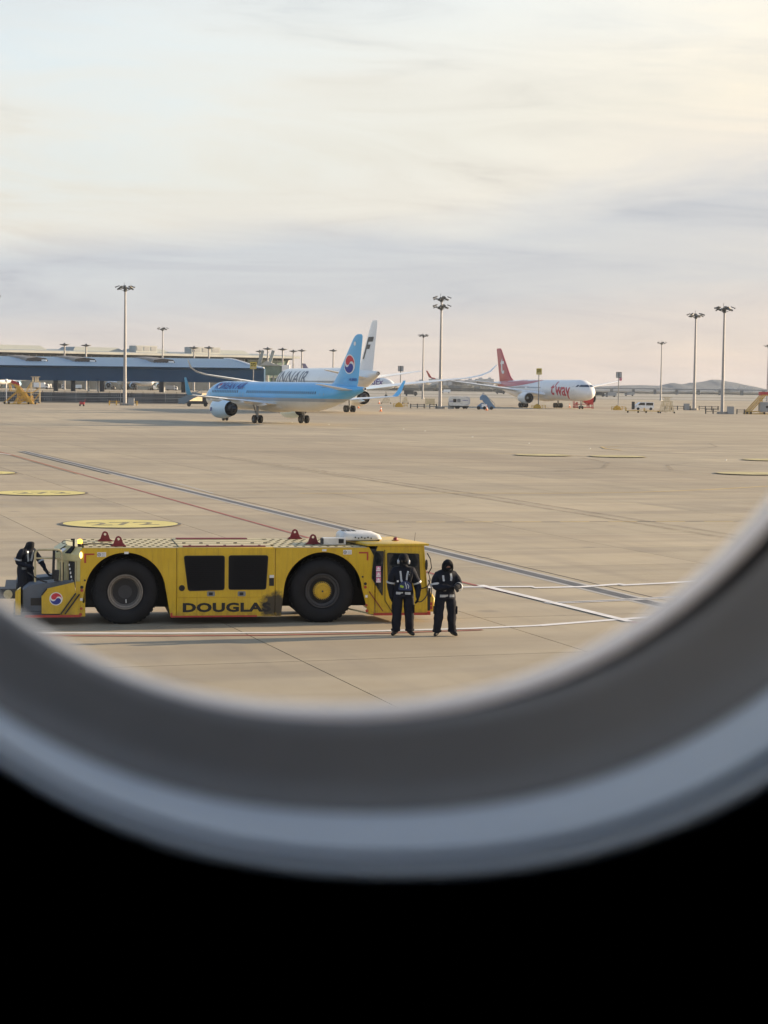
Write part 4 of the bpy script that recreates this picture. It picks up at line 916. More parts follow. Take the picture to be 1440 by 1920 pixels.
MB().box((-.17, -.12, .98), (.07, .08, .16)).build('hip_pouch', 'grey_metal', p3)

# ------------------------------------------------------------------ airliners (nose +x, origin on the ground between the main wheels)
def livery(name, bands, rough=.30):
    """paint split by height on the fuselage: [(z0, colour), ...] from the belly up"""
    m = bpy.data.materials.new(name); m.use_nodes = True; t = m.node_tree; b = t.nodes['Principled BSDF']
    b.inputs['Roughness'].default_value = rough; b.inputs['Coat Weight'].default_value = .3
    tcn = N(t, 'ShaderNodeTexCoord'); sx = N(t, 'ShaderNodeSeparateXYZ'); L(t, tcn.outputs['Object'], sx.inputs[0])
    c = bands[0][1]
    for z_, col in bands[1:]:
        c = mixc(t, math_(t, 'MULTIPLY', math_(t, 'SUBTRACT', sx.outputs[2], z_), 18.0, True), c, col)
    n_ = N(t, 'ShaderNodeTexNoise', inp={'Scale': .6, 'Detail': 5.0}); L(t, tcn.outputs['Object'], n_.inputs['Vector'])
    c = mixc(t, 1.0, c, ramp(t, n_.outputs[0], [(.3, (.92, .92, .92)), (.7, (1, 1, 1))]), 'MULTIPLY')
    # skin panel joints along the body
    fr__ = math_(t, 'FRACT', math_(t, 'MULTIPLY', sx.outputs[0], .42)); ln = math_(t, 'LESS_THAN', fr__, .018)
    c = mixc(t, math_(t, 'MULTIPLY', ln, .18), c, (.1, .12, .14)); L(t, c, b.inputs['Base Color']); MAT[name] = m
livery('korean_blue', [(0, (.66, .66, .62)), (3.15, (.34, .37, .40)), (3.62, (.09, .44, .80))])
mat('nacelle_kal', (.60, .76, .88), .3, var=.04, scale=.4, coat=.3)
livery('finn_white', [(0, (.78, .79, .79))]); livery('tway_white', [(0, (.78, .78, .79))])
mat('tail_blue', (.11, .45, .78), .32, var=.04, scale=.4, coat=.3)
mat('nacelle_blue', (.30, .50, .68), .3, var=.04, scale=.4, coat=.3)
mat('belly_shade', (.30, .33, .36), .5)
def fuselage(nose, tail, R_, Rz, zc, zn, zt, nl, tl):
    """elliptic rings from nose to tail cone"""
    st = [(nose, zn, .02, .02)]
    for t in (.02, .06, .13, .23, .36, .52, .70, .86, 1.0):
        s = sqrt(1 - (1 - t) ** 2) ** .92
        st.append((nose - nl * t, zn + (zc - zn) * min(1, t * 1.35) ** .8, R_ * s, Rz * s))
    x0, x1 = nose - nl, tail + tl
    for t in (.2, .4, .6, .8, 1.0): st.append((x0 + (x1 - x0) * t, zc, R_, Rz))
    for t in (.12, .26, .42, .58, .74, .88, .97, 1.0):
        k_ = 1 - .88 * t ** 1.45; st.append((x1 + (tail - x1) * t, zc + (zt - zc) * t ** 1.5, R_ * k_, Rz * (1 - .87 * t ** 1.35)))
    return st
def fus_mesh(st, n=40): return [[Vector((x, ry * sin(2 * pi * i / n), z + rz * cos(2 * pi * i / n))) for i in range(n)] for x, z, ry, rz in st]
def foil(le, chord, thick, up, n=7):
    """closed aerofoil section: le point, chord back along -x, thickness along 'up'"""
    le, up = Vector(le), Vector(up).normalized(); pts = []
    prof = [0, .03, .12, .3, .55, .8, 1.0]; th = [0, .42, .78, 1.0, .86, .45, .03]
    for c, h in zip(prof, th): pts.append(le + Vector((-chord * c, 0, 0)) + up * thick * chord * .56 * h)
    for c, h in list(zip(prof, th))[-1:0:-1]: pts.append(le + Vector((-chord * c, 0, 0)) - up * thick * chord * .44 * h)
    return pts
def wing(secs, sgn, name, m, parent):
    rings = []
    for i, (y, z_, xle, ch, tk) in enumerate(secs):
        a = secs[max(i - 1, 0)]; c = secs[min(i + 1, len(secs) - 1)]; dy, dz = (c[0] - a[0]), (c[1] - a[1])
        rings.append(foil((xle, sgn * y, z_), ch, tk, (0, -sgn * dz, dy)))
    return MB().loft(rings).build(name, m, parent, smooth=50)
def nacelle(c, r, ln, parent, m, pylon_to, back=True):
    na = MB().lathe(c, (1, 0, 0), [(-ln * .5, r * .74), (-ln * .2, r * .93), (ln * .1, r), (ln * .38, r * .97), (ln * .47, r * .90), (ln * .5, r * .84), (ln * .47, r * .78), (ln * .30, r * .76)], n=32, mids=[0, 0, 0, 0, 1, 1, 2]).build('engine_cowl', [m, 'metal_bare', 'fan_dark'], parent)
    MB().lathe(c, (1, 0, 0), [(-ln * .5, r * .73), (-ln * .2, r * .70), (ln * .25, r * .74)], n=32).build('cowl_liner', 'fan_dark', na)
    f = MB(); c = Vector(c)
    for i in range(20):
        a = 2 * pi * i / 20; p0 = c + Vector((ln * .27, r * .22 * cos(a), r * .22 * sin(a))); p1 = c + Vector((ln * .24, r * .75 * cos(a + .25), r * .75 * sin(a + .25))); d = Vector((0, -sin(a), cos(a))) * r * .07; e = Vector((ln * .04, 0, 0))
        f.add([p0 - d + e, p0 + d - e, p1 + d * 1.6 - e, p1 - d * 1.6 + e], [(0, 1, 2, 3)])
    f.build('fan_blade', 'rim_steel', na, kind='stuff', smooth=0)
    MB().lathe(c, (1, 0, 0), [(ln * .20, r * .77), (ln * .2, r * .0)], n=24).build('fan_disc', 'fan_dark', na)
    MB().lathe(c, (1, 0, 0), [(ln * .25, r * .23), (ln * .34, r * .15), (ln * .40, 0)], n=16).build('spinner', 'sticker_white', na)
    MB().lathe(c, (1, 0, 0), [(-ln * .2, r * .55), (-ln * .55, r * .50), (-ln * .70, r * .38), (-ln * .70, r * .30), (-ln * .85, .02)], n=24).build('exhaust_cone', 'fan_dark', na)
    p = Vector(pylon_to)
    MB().loft([[c + Vector((x, y, r * .9)) for x, y in ((ln * .3, 0), (0, .16), (-ln * .75, .1), (-ln * .85, 0), (-ln * .75, -.1), (0, -.16))],
               [Vector((p.x + x, p.y + y, p.z)) for x, y in ((ln * .25, 0), (-.2, .18), (-ln * .9, .15), (-ln * 1.2, 0), (-ln * .9, -.15), (-.2, -.18))]]).build('pylon', m, parent)
    return na
def gear(x, y, zt, wr, ww, parent, rows=1, sp=.5, rs=1.4, doorm=None):
    g = MB().cyl((x, y, wr), (x, y, zt), .16, .2, n=10).bar((x + .1, y, wr + .3), (x + 1.2, y, zt), .12).cyl((x - (rs / 2 if rows > 1 else 0), y, wr), (x + (rs / 2 if rows > 1 else 0.01), y, wr), .14, n=8).build('landing_gear', 'grey_metal', parent)
    for i in range(rows):
        xx = x + (i - (rows - 1) / 2) * rs
        for s_ in (-1, 1):
            MB().lathe((xx, y + s_ * (sp - ww / 2), wr), (0, s_, 0), [(0, wr * .45), (0, wr * .85), (ww * .15, wr), (ww * .85, wr), (ww, wr * .85), (ww, wr * .5), (ww * .7, wr * .45), (ww * .7, 0)], n=20, mids=[0, 0, 0, 0, 0, 1, 1]).build('wheel', ['tyre_black', 'grey_metal'], g)
    return g
def airliner(name, label, P):
    o = thing(name, label, 'airliner', (P['pos'][0], P['pos'][1], 0), R(P['hdg']))
    st = fuselage(*P['fus']); rings = fus_mesh(st); mb = MB().loft(rings); tgt = (mb.v, mb.f)
    mb.build('fuselage', P['body'], o, smooth=60)
    nose, tail, Rr, Rz, zc, zn, zt, nl, tl = P['fus']
    MB().lathe((tail + .0, 0, zt), (-1, 0, 0), [(-.5, Rr * .14), (.15, Rr * .12), (.15, Rr * .08), (-.2, 0)], n=16, mids=[0, 0, 1]).build('tail_exhaust', ['metal_bare', 'fan_dark'], o)
    # belly fairing
    w0 = P['wing'][0]; b0, b1_ = w0[2] + 2, w0[2] - w0[3] - 3.5
    fb = []
    for t in (0, .08, .25, .5, .75, .92, 1):
        k_ = sin(pi * min(max(t, .02), .98)) ** .35; fb.append([Vector((b0 + (b1_ - b0) * t, Rr * .93 * k_ * cos(a), zc - Rz * .60 + Rz * .52 * k_ * sin(a) * (1 if sin(a) < 0 else .3))) for a in [2 * pi * i / 20 for i in range(20)]])
    MB().loft(fb).build('belly_fairing', P.get('belly', 'aircraft_white'), o)
    wm = P.get('wingm', 'aircraft_white')
    for sg in (1, -1):
        w_ = wing(P['wing'], sg, 'wing', wm, o)
        if P.get('wl'): wing(P['wl'], sg, 'winglet', P.get('wlm', wm), w_)
        for yy in P['flap']:
            for a, c in zip(P['wing'][:-1], P['wing'][1:]):
                if a[0] <= yy < c[0]:
                    t = (yy - a[0]) / (c[0] - a[0]); zz_ = a[1] + (c[1] - a[1]) * t; xt = (a[2] - a[3]) * (1 - t) + (c[2] - c[3]) * t
                    MB().loft([[Vector((xt + dx, sg * yy + rr * cos(q), zz_ - .25 + rr * 1.2 * sin(q))) for q in [2 * pi * i / 8 for i in range(8)]] for dx, rr in ((3.0, .03), (1.8, .22), (.4, .24), (-.9, .03))]).build('flap_fairing', wm, w_)
        wing(P['stab'], sg, 'tailplane', P.get('stabm', wm), o)
        ex, ey, ez, er, el = P['eng']; px = P['eng'][0] - el * .55
        nacelle((ex, sg * ey, ez), er, el, o, P['cowl'], (px, sg * ey, P['pyz']))
        gear(0 if P['rows'] == 1 else 0, sg * P['track'], zc - Rz * .6, P['wr'], P['ww'], o, P['rows'], P['wsp'])
    gear(P['ng'], 0, zc - Rz * .8, P['wr'] * .62, P['ww'] * .62, o, 1, P['wsp'] * .6)
    fin = MB().loft([foil((x, 0, z_), ch, tk, (0, 1, 0)) for z_, x, ch, tk in P['fin']]); fin.build('tail_fin', P['finm'], o, smooth=50)
    ftgt = (fin.v, fin.f)
    # windows as a strip of small panes
    sd_ = P['side']; b = MB()
    tree = BVHTree.FromPolygons([Vector(x) for x in mb.v], [tuple(f) for f in mb.f])
    for a, c in P['wins']:
        x = a
        while x > c:
            for s_ in (sd_,):
                q = []
                for dx, dz in ((-.12, -.19), (.12, -.19), (.12, .19), (-.12, .19)):
                    h = tree.ray_cast(Vector((x + dx, s_ * 20, P['wz'] + dz)), Vector((0, -s_, 0)))
                    q.append(h[0] + Vector((0, s_ * .03, 0)))
                b.add(q, [(0, 1, 2, 3)])
            x -= .53
    b.build('cabin_windows', 'window_dark', o, kind='stuff', smooth=0)
    for x, z_, hh in P['doors']:
        b = MB(); c = [Vector(tree.ray_cast(Vector((x + dx, sd_ * 20, z_ + dz)), Vector((0, -sd_, 0)))[0]) + Vector((0, sd_ * .02, 0)) for dx, dz in ((-.45, -hh / 2), (.45, -hh / 2), (.45, 0), (.45, hh / 2), (-.45, hh / 2), (-.45, 0))]
        for p, q in zip(c, c[1:] + c[:1]): b.bar(p, q, .06, .05)
        b.build('door', 'door_line', o)
    return o, tgt, ftgt
KA, kt, kf = airliner('narrow_body_airliner', 'sky blue and white twin jet taxiing away, red and blue emblem on its fin', dict(
    pos=(-14.9, 284.5), hdg=122.5, fus=(22.0, -22.5, 1.98, 2.07, 3.82, 3.25, 5.05, 5.8, 13.5), body='korean_blue',
    wing=[(0, 2.65, 5.6, 7.2, .13), (2.0, 2.75, 4.6, 6.4, .13), (6.4, 3.15, 2.3, 4.0, .12), (16.4, 3.95, -3.1, 1.6, .10)], wl=[(16.4, 3.95, -3.1, 1.6, .10), (16.75, 4.05, -3.4, 1.5, .1), (17.1, 4.6, -3.8, 1.35, .09), (17.75, 6.3, -4.7, .6, .09)], wlm='tail_blue',
    flap=(3.8, 7.5, 11.5), stab=[(.6, 4.9, -16.9, 3.6, .10), (6.2, 5.6, -20.2, 1.4, .09)], eng=(6.4, 5.75, 1.98, 1.42, 4.3), pyz=3.3, cowl='nacelle_kal', rows=1, track=3.8, wr=.58, ww=.42, wsp=.47, ng=16.9,
    fin=[(5.2, -12.6, 8.0, .06), (5.9, -14.6, 6.3, .09), (7.0, -15.7, 5.4, .10), (11.7, -19.5, 2.4, .09), (12.15, -20.0, 1.9, .08), (12.35, -20.6, 1.0, .05)], finm='tail_blue', side=1, wins=[(17.5, 9.2), (6.6, -12.6)], wz=4.42, doors=[(18.6, 4.1, 1.9), (8.2, 4.1, 1.8), (-14.0, 4.25, 1.9)], belly='korean_blue', stabm='aircraft_white'))
sh = text2d('KOREAN AIR', 1.38, .035, .28, 1.02); w_ = width2d(sh[0]); f_ = 8.8 / w_
sh = ([(x * f_, y) for x, y in sh[0]], sh[1])
decal('airline_lettering', sh, (17.1, 6, 4.80), (-1, 0, 0), (0, 0, 1), kt, 'logo_blue', KA, off=.04, step=.4)
d_, a_, c_ = swirl(1.32, -.5)
for sh_, m_, o_, nm in ((d_, 'logo_white', .03, 'emblem_disc'), (a_, 'logo_red', .06, 'emblem_upper'), (c_, 'logo_blue', .06, 'emblem_lower')): decal(nm, sh_, (-19.0, 4, 8.35), (-1, 0, 0), (0, 0, 1), kf, m_, KA, off=o_, step=.5)
d_, a_, c_ = swirl(.40, -.5)
for sh_, m_, o_, nm in ((a_, 'logo_red', .07, 'lettering_emblem_upper'), (c_, 'logo_white', .07, 'lettering_emblem_lower')): decal(nm, sh_, (15.75, 6, 5.24), (-1, 0, 0), (0, 0, 1), kt, m_, KA, off=o_, step=.4)
decal('fin_ring', (lambda q: q)(poly2d([[(.28 * cos(a), .28 * sin(a)) for a in [2 * pi * i / 16 for i in range(16)]]])), (-20.2, 4, 11.1), (-1, 0, 0), (0, 0, 1), kf, 'logo_white', KA, off=.03, step=1)
sh = text2d('HL8505', .55, .01); decal('registration', sh, (-18.9, 4, 6.1), (-1, 0, 0), (0, 0, 1), kf, 'logo_blue', KA, off=.03, step=.6)
sh = text2d('s', 1.0, .06, .2); decal('cowl_mark', sh, (7.9, 7.2, 1.65), (-1, 0, 0), (0, 0, 1), None, 'logo_blue', KA, off=.02, step=2)
FA, ft, ff = airliner('wide_body_airliner', 'white wide body jet with dark grey letters and black mark on its tall fin', dict(
    pos=(-12.4, 410), hdg=108.8, fus=(32.5, -34.0, 3.05, 3.2, 5.85, 4.8, 7.85, 8, 22), body='finn_white',
    wing=[(0, 4.0, 10, 12.5, .13), (3.2, 4.1, 8.2, 10.8, .13), (10.5, 5.2, 2.9, 7.0, .11), (27.5, 7.3, -8.3, 2.9, .10)], wl=[(27.5, 7.3, -8.3, 2.9, .10), (29.6, 7.8, -10.0, 2.3, .1), (31.2, 8.6, -11.8, 1.7, .09), (32.2, 10.1, -13.8, .7, .08)],
    flap=(6, 14, 20), stab=[(1.0, 7.0, -24.5, 6.2, .10), (9.6, 8.4, -30.0, 2.2, .09)], eng=(9.5, 10.5, 3.0, 1.95, 5.6), pyz=5.2, cowl='finn_white', rows=2, track=5.3, wr=.70, ww=.5, wsp=.70, ng=28.5,
    fin=[(7.3, -20.5, 9.8, .08), (8.8, -22.6, 8.3, .09), (17.3, -29.6, 3.6, .09), (17.9, -30.4, 2.6, .07)], finm='aircraft_white', side=1, wins=[(27, 12), (9, -16)], wz=6.2, doors=[(28.6, 5.6, 2.2), (10.4, 5.6, 2.2), (-19.5, 6.2, 2.2)]))
sh = text2d('FINNAIR', 3.9, .03, .10, 1.04); w_ = width2d(sh[0]); f_ = 25 / w_; sh = ([(x * f_, y) for x, y in sh[0]], sh[1])
decal('airline_lettering', sh, (29.5, 8, 5.7), (-1, 0, 0), (0, 0, 1), ft, 'finn_grey', FA, off=.05, step=.6)
fm = poly2d([[(0, 0), (1.1, 0), (1.75, 3.2), (3.6, 3.2), (3.9, 4.6), (2.0, 4.6), (2.2, 5.5), (4.9, 5.5), (5.1, 7.0), (1.4, 7.0)]])
fm = ([(x * .80, y * .66) for x, y in fm[0]], fm[1])
decal('fin_mark', fm, (-25.6, 4, 11.0 - .4), (-1, 0, .0), (-.42, 0, .91), ff, 'finn_black', FA, off=.05, step=.8)
TA_, tt, tf = airliner('wide_body_airliner', 'white wide body jet with red top stripe, red script letters and red fin', dict(
    pos=(43.2, 554.5), hdg=-69.5, fus=(31.6, -31.6, 2.82, 2.82, 4.95, 4.1, 6.75, 7.0, 21), body='tway_white',
    wing=[(0, 3.6, 10, 12, .13), (3.0, 3.7, 8.0, 10, .13), (9.5, 4.9, 3.6, 6.8, .11), (28.6, 7.7, -7.4, 2.6, .10)], wl=[(28.6, 7.7, -7.4, 2.6, .10), (29.4, 8.0, -8.4, 2.1, .1), (30.1, 9.9, -10.0, 1.0, .08)], wlm='tail_red',
    flap=(6, 13, 19), stab=[(1.0, 6.5, -24.0, 5.6, .10), (9.6, 7.5, -29.0, 2.0, .09)], eng=(10.2, 9.4, 2.75, 1.55, 5.2), pyz=4.8, cowl='tway_white', rows=2, track=5.3, wr=.69, ww=.5, wsp=.70, ng=25.4,
    fin=[(7.2, -18.0, 10.5, .07), (8.6, -20.6, 8.2, .09), (16.4, -27.4, 3.6, .09), (16.8, -28.0, 2.8, .06)], finm='tail_red', side=-1, wins=[(20, 16.5), (5.5, -3), (-5, -20)], wz=5.55, doors=[(25.8, 4.9, 2.2), (-21, 5.5, 2.2)]))
sh = text2d("t'way", 5.0, .085, .12, .95); w_ = width2d(sh[0]); f_ = 12.0 / w_
sh = ([(x * f_, y * .98 - x * f_ * .03) for x, y in sh[0]], sh[1])
decal('airline_lettering', sh, (12.2, -8, 3.75), (1, 0, 0), (0, 0, 1), tt, 'text_red', TA_, off=.05, step=.6)
rs = poly2d([[(-29, .0), (-27, -.95), (-15, -.85), (-7, -.4), (-1, .15), (3, .75), (4, 1.0), (-3, 1.15), (-12, 1.6), (-31, 1.7)]])
decal('red_stripe', rs, (0, -8, 6.65), (1, 0, 0), (0, 0, 1), tt, 'tail_red', TA_, off=.04, step=.5)
sh = text2d('t', 7.5, .12, -.1); decal('fin_letter', sh, (-27.3, -4, 9.6), (1, 0, 0), (0, 0, 1), tf, 'logo_white', TA_, off=.05, step=.8)
sh = poly2d([[(0, 0), (.55, .55), (1.2, .55), (1.0, .0)], [(1.35, 0), (1.5, .5), (2.2, .55), (2.3, .05)]]); decal('cockpit_window', sh, (26.9, -8, 5.85), (1, 0, 0), (0, 0, 1), tt, 'window_dark', TA_, off=.05, step=.3)
cw = poly2d([[(-2.0, 0), (-1.7, .55), (-.1, .62), (-.1, .0)], [(.1, 0), (.1, .62), (1.7, .55), (2.0, 0)]]); decal('windscreen', cw, (40, 0, 5.85), (0, 1, 0), (0, 0, 1), tt, 'window_dark', TA_, off=.05, step=.3)
# purple lettered freighter far behind, mostly hidden
fx = thing('cargo_jet', 'white cargo jet far off with purple letters, mostly hidden behind the white wide body tail', 'airliner', (-21.5, 1060, 0), R(-33))
fxm = MB().loft(fus_mesh(fuselage(31, -31, 3.1, 3.1, 6.6, 5.9, 8.4, 7, 20))); fxm.build('fuselage', 'finn_white', fx, smooth=60)
for sg in (1, -1): wing([(0, 5.0, 9, 11, .12), (28, 7.5, -8, 2.2, .1)], sg, 'wing', 'aircraft_white', fx); gear(0, sg * 4, 4.6, .7, .5, fx)
gear(26, 0, 4, .5, .3, fx)
MB().loft([foil((x, 0, z_), ch, .09, (0, 1, 0)) for z_, x, ch in ((9, -20, 7), (17.0, -26, 2.2))]).build('tail_fin', 'logo_purple_tail', fx)
sh = text2d('FedEx', 4.6, .08); decal('airline_lettering', sh, (14.5, -8, 6.1), (1, 0, 0), (0, 0, 1), (fxm.v, fxm.f), 'logo_purple', fx, off=.06, step=.7)

# ------------------------------------------------------------------ lighting masts
def mast(h, rings=1):
    o = thing('lighting_mast', 'tall steel apron lighting mast', 'light mast')
    b = MB().cyl((0, 0, 0), (0, 0, h - .8), .46 * h / 29, .22, n=16).cyl((0, 0, 0), (0, 0, .35), .8, .75, n=12); b.build('pole', 'steel_pole', o, kind=None)
    for r_ in range(rings):
        z0_ = h - .9 - r_ * 2.1
        hub = MB().cyl((0, 0, z0_ - .8), (0, 0, z0_ + .45), .38, .45, n=12)
        for k_ in range(12):
            a0, a1 = 2 * pi * k_ / 12, 2 * pi * (k_ + 1) / 12; hub.bar((1.25 * cos(a0), 1.25 * sin(a0), z0_ + .0), (1.25 * cos(a1), 1.25 * sin(a1), z0_ + .0), .12)
            if k_ % 3 == 0: hub.bar((.3 * cos(a0), .3 * sin(a0), z0_ - .6), (1.9 * cos(a0), 1.9 * sin(a0), z0_ + .05), .10)
            if k_ % 2 == 0: hub.bar((.3 * cos(a0), .3 * sin(a0), z0_), (1.8 * cos(a0), 1.8 * sin(a0), z0_ + .05), .10)
        hb_ = hub.build('lamp_ring', 'lamp_housing', o)
        for k_ in range(10):
            a = 2 * pi * (k_ + .3) / 10; rr = 1.95 if k_ % 2 else 1.5; zz_ = z0_ + (.45 if k_ % 2 else -.02)
            M = Matrix.Rotation(a, 3, 'Z') @ Matrix.Rotation(R(22), 3, 'Y')
            MB().box((rr * cos(a), rr * sin(a), zz_), (.95, .62, .20), M=M).box((rr * cos(a) + .5 * cos(a), rr * sin(a) + .5 * sin(a), zz_ - .2), (.1, .6, .34), M=M).build('floodlight', 'lamp_housing', hb_, smooth=0)
    MB().cyl((-.25, 0, h - .5), (-.25, 0, h + .55), .05, n=6).build('lightning_rod', 'lamp_housing', o)
    return o
def mast_small(h):
    o = thing('lighting_mast', 'slim mast', 'light mast')
    MB().cyl((0, 0, 0), (0, 0, h - .5), .42, .28, n=10).build('pole', 'steel_pole', o)
    MB().lathe((0, 0, h - .9), (0, 0, 1), [(0, .3), (.4, 1.9), (.62, 1.9), (.75, .5), (1.1, .2), (1.2, 0)], n=14).build('lamp_ring', 'lamp_housing', o)
    return o
def top_h(u, v, Y): return at(u, v, Y).z
MG = 'tall lighting masts along the apron'; SG = 'slim lighting masts before the terminal'
for i, (ub, vb, ut, vt, rings, rz, lab) in enumerate((
        (234, 759, 236, 534, 1, 10, 'tall lighting mast standing before the blue roofed concourse'),
        (825, 765, 826.5, 554, 2, 25, 'tall lighting mast carrying two lamp rings one above the other'),
        (1301, 768.5, 1304, 586, 1, 40, 'shorter of the two tall masts standing before the hills'),
        (1354, 775.5, 1360, 573, 1, 5, 'taller lighting mast standing furthest right before the hills'))):
    g = ground(ub, vb); h = at(ut, vt, g.y).z
    o = mast(h, rings); o.location = (g.x, g.y, 0); o.rotation_euler = (0, 0, R(rz)); tag(o, lab, 'light mast', MG)
mm = mast(29.0)
for i, (u, vt, lab) in enumerate(((794, 626, 'mid sized mast rising behind the wing tips beside the two ring mast'), (1241, 640, 'mid sized mast with its base behind the pale scaffold'),
                                  (305, 613, 'mid sized mast rising behind the blue concourse roof'), (1441, 646, 'mast cut by the frame edge on the far right'), (-17, 550, 'mast cut by the frame edge on the far left'))):
    d = ray(u, vt); Y = (29.0 - H) / d.z * d.y if u > 0 else 470; p = at(u, vt, Y); hh = p.z
    if i == 0: o = mm; o.location = (p.x, p.y, 0); o['label'] = lab; o['group'] = MG
    else: o = dup(mm, (p.x, p.y, 0), R(17 * i), lab, MG)
    o.scale = (1, 1, hh / 29.0)
ms = mast_small(20.0)
labs = ['slim mast before the long terminal, leftmost of the row', 'second slim mast from the left before the long terminal', 'slim mast before the rooftop plant box of the terminal', 'slim mast just right of the rooftop plant box',
        'slim mast left of the glass terminal end, above the jet bridge', 'slim mast in front of the green glass terminal end', 'slim mast at the corner of the green glass end', 'slim mast beyond the end of the terminal', 'slim mast above the white jet body, by the blue fin', 'tip of a slim mast behind the terminal roof']
for i, (u, vt, Y) in enumerate(((121, 644, 760), (161.5, 645.5, 760), (364, 650, 770), (392, 650, 770), (502, 652, 775), (530, 653, 775), (550, 656.5, 880), (566, 655.5, 880), (625, 655.5, 900), (487, 657, 900))):
    p = at(u, vt, Y)
    if i == 0: o = ms; o.location = (p.x, p.y, 0); o['label'] = labs[0]; o['group'] = SG
    else: o = dup(ms, (p.x, p.y, 0), R(11 * i), labs[i], SG)
    o.scale = (1, 1, p.z / 20.0)

# ------------------------------------------------------------------ blue concourse and the long terminal behind
con = thing('concourse', 'long airport concourse with blue curved metal roof and dark blue fascia', 'concourse', (0, 640, 0))
YC = 640
XL, XR = at(-60, 700, YC).x, at(495, 690, YC).x
zl = lambda u, v: at(u, v, YC).z
fz0, fz1, rz1 = zl(200, 714.6), zl(200, 687.5), zl(200, 668.5)
MB().span((XL, 0, fz0), (XR, 8, fz1)).build('fascia', 'fascia_blue', con)
b = MB(); sec = []
for t in [i / 10 for i in range(11)]: sec.append((-.6 + 34 * t, fz1 + .05 + (rz1 - fz1) * sin(t * pi / 2) ** 1.1))
xr_t = lambda t: XR - (XR - at(405, 675, YC).x) * (t ** .8) * 1.0
b.loft([[Vector((XL, y, z_)) for y, z_ in sec], [Vector((xr_t(i / 10), y, z_)) for i, (y, z_) in enumerate(sec)]], close=False, cap=False)
b.loft([[Vector((XL, y, z_ - .35)) for y, z_ in sec], [Vector((xr_t(i / 10), y, z_ - .35)) for i, (y, z_) in enumerate(sec)]], close=False, cap=False)
b.build('roof', 'roof_blue', con)
b = MB(); x = XL
while x < XR - 1:                                                  # standing seams that run up the curved roof, slanting
    P = []
    for i, (y, z_) in enumerate(sec):
        xx = x - .34 * y
        if xx < XL or xx > xr_t(i / 10) - .2: continue
        P.append(Vector((xx, y, z_ + .06)))
    for p, q in zip(P[:-1], P[1:]): b.bar(p, q, .22, .14)
    x += .95
b.build('roof_seam', 'roof_rib', con, kind='stuff', smooth=0)
b = MB(); P = [Vector((xr_t(i / 10), y, z_ + .15)) for i, (y, z_) in enumerate(sec)]
for p, q in zip(P[:-1], P[1:]): b.bar(p, q, .5, .5)
b.build('roof_edge', 'white_edge', con)
MB().span((XL, -.75, fz1 - .05), (XR, -.55, fz1 + .12)).build('gutter', 'fascia_blue', con)
for u0, u1, v1 in ((-14, 58, 677.5), (78, 150, 680), (236, 300, 682.5)):
    xa, xb = at(u0, 670, YC).x, at(u1, v1, YC).x; rings = []
    for i in range(9):
        t = i / 8; yy = 31 - t * 20; zz_ = fz1 + .05 + (rz1 - fz1) * sin((yy + .6) / 34 * pi / 2) ** 1.1; xx = xa + (xb - xa) * t ** 1.0; w = 2.0 + 1.8 * t; hh = .35 + 1.0 * t
        rings.append([Vector((xx - w, yy, zz_ - .2)), Vector((xx - w * .8, yy, zz_ + hh * .7)), Vector((xx, yy, zz_ + hh)), Vector((xx + w * .8, yy, zz_ + hh * .7)), Vector((xx + w, yy, zz_ - .2))])
    s_ = MB().loft(rings, close=False, cap=False).build('skylight', 'skylight_brown', con)
    e_ = rings[-1]; MB().add([p + Vector((0, -.1, 0)) for p in e_] + [p + Vector((.0, .4, 0)) for p in e_], [(0, 1, 2, 3, 4), (9, 8, 7, 6, 5)]).build('skylight_glazing', 'glass_dark', s_, smooth=0)
    MB().box((xb + 2.4, 10.6, e_[4].z + .5), (1.6, .4, .5)).build('skylight_edge', 'white_edge', s_)
for u in (103, 135.5, 190, 301.5, 343):
    x = at(u, 720, YC).x; MB().span((x - .65, 1.0, 0), (x + .65, 2.6, fz0)).build('column', 'dark_column', con)
for u in (179, 303.5, 345.5, 161): x = at(u, 720, YC).x; MB().cyl((x, 6, 0), (x, 6, fz0), .35, n=8).build('round_column', 'white_edge', con)
x = XL
TM = thing('terminal_building', 'long pale airport terminal with dark window band and green glass end', 'terminal', (0, 0, 0))
pL = at(-30, 700, 850); pR = at(553, 700, 950)
tv = Vector((pR.x - pL.x, pR.y - pL.y)); TL = tv.length; ta = math.atan2(tv.y, tv.x); TM.location = (pL.x, pL.y, 0); TM.rotation_euler = (0, 0, ta)
def tz(s, u, v):
    Y = pL.y + tv.y * s / TL; return at(u, v, Y).z
k0, k1 = 20.4, 20.4
MB().span((0, 2, 0), (TL - 6, 60, 17.85)).build('hall', 'terminal_glass', TM, smooth=0)
MB().span((-1, -4, 17.9), (TL, 70, 18.9)).build('roof_fascia', 'concrete_light', TM, smooth=0)
MB().loft([[(-1, -4, 18.91), (TL, -4, 18.91), (TL, 30, 20.3), (-1, 30, 20.3)], [(-1, -3.9, 18.95), (TL, -3.9, 18.95), (TL, 30, 20.35), (-1, 30, 20.35)]]).build('roof', 'terminal_roof', TM, smooth=0)
MB().span((-1, -2, 17.3), (TL - 3, 1.9, 17.89)).build('soffit', 'fence_dark', TM, smooth=0)
su = lambda u: max(0, min(TL, (u + 30) / 583 * TL))
for u0, u1, z1_ in ((-30, 96, 21.3), (140, 236, 21.2), (256, 322, 21.0), (402, 482, 21.3)):
    MB().loft([[(su(u0), 8, 19.2), (su(u1), 8, 19.2), (su(u1), 22, 19.8), (su(u0), 22, 19.8)], [(su(u0) + 1.5, 9, z1_), (su(u1) - 3.5, 9, z1_), (su(u1) - 3.5, 21, z1_), (su(u0) + 1.5, 21, z1_)]]).build('roof_monitor', 'bridge_grey', TM, smooth=0)
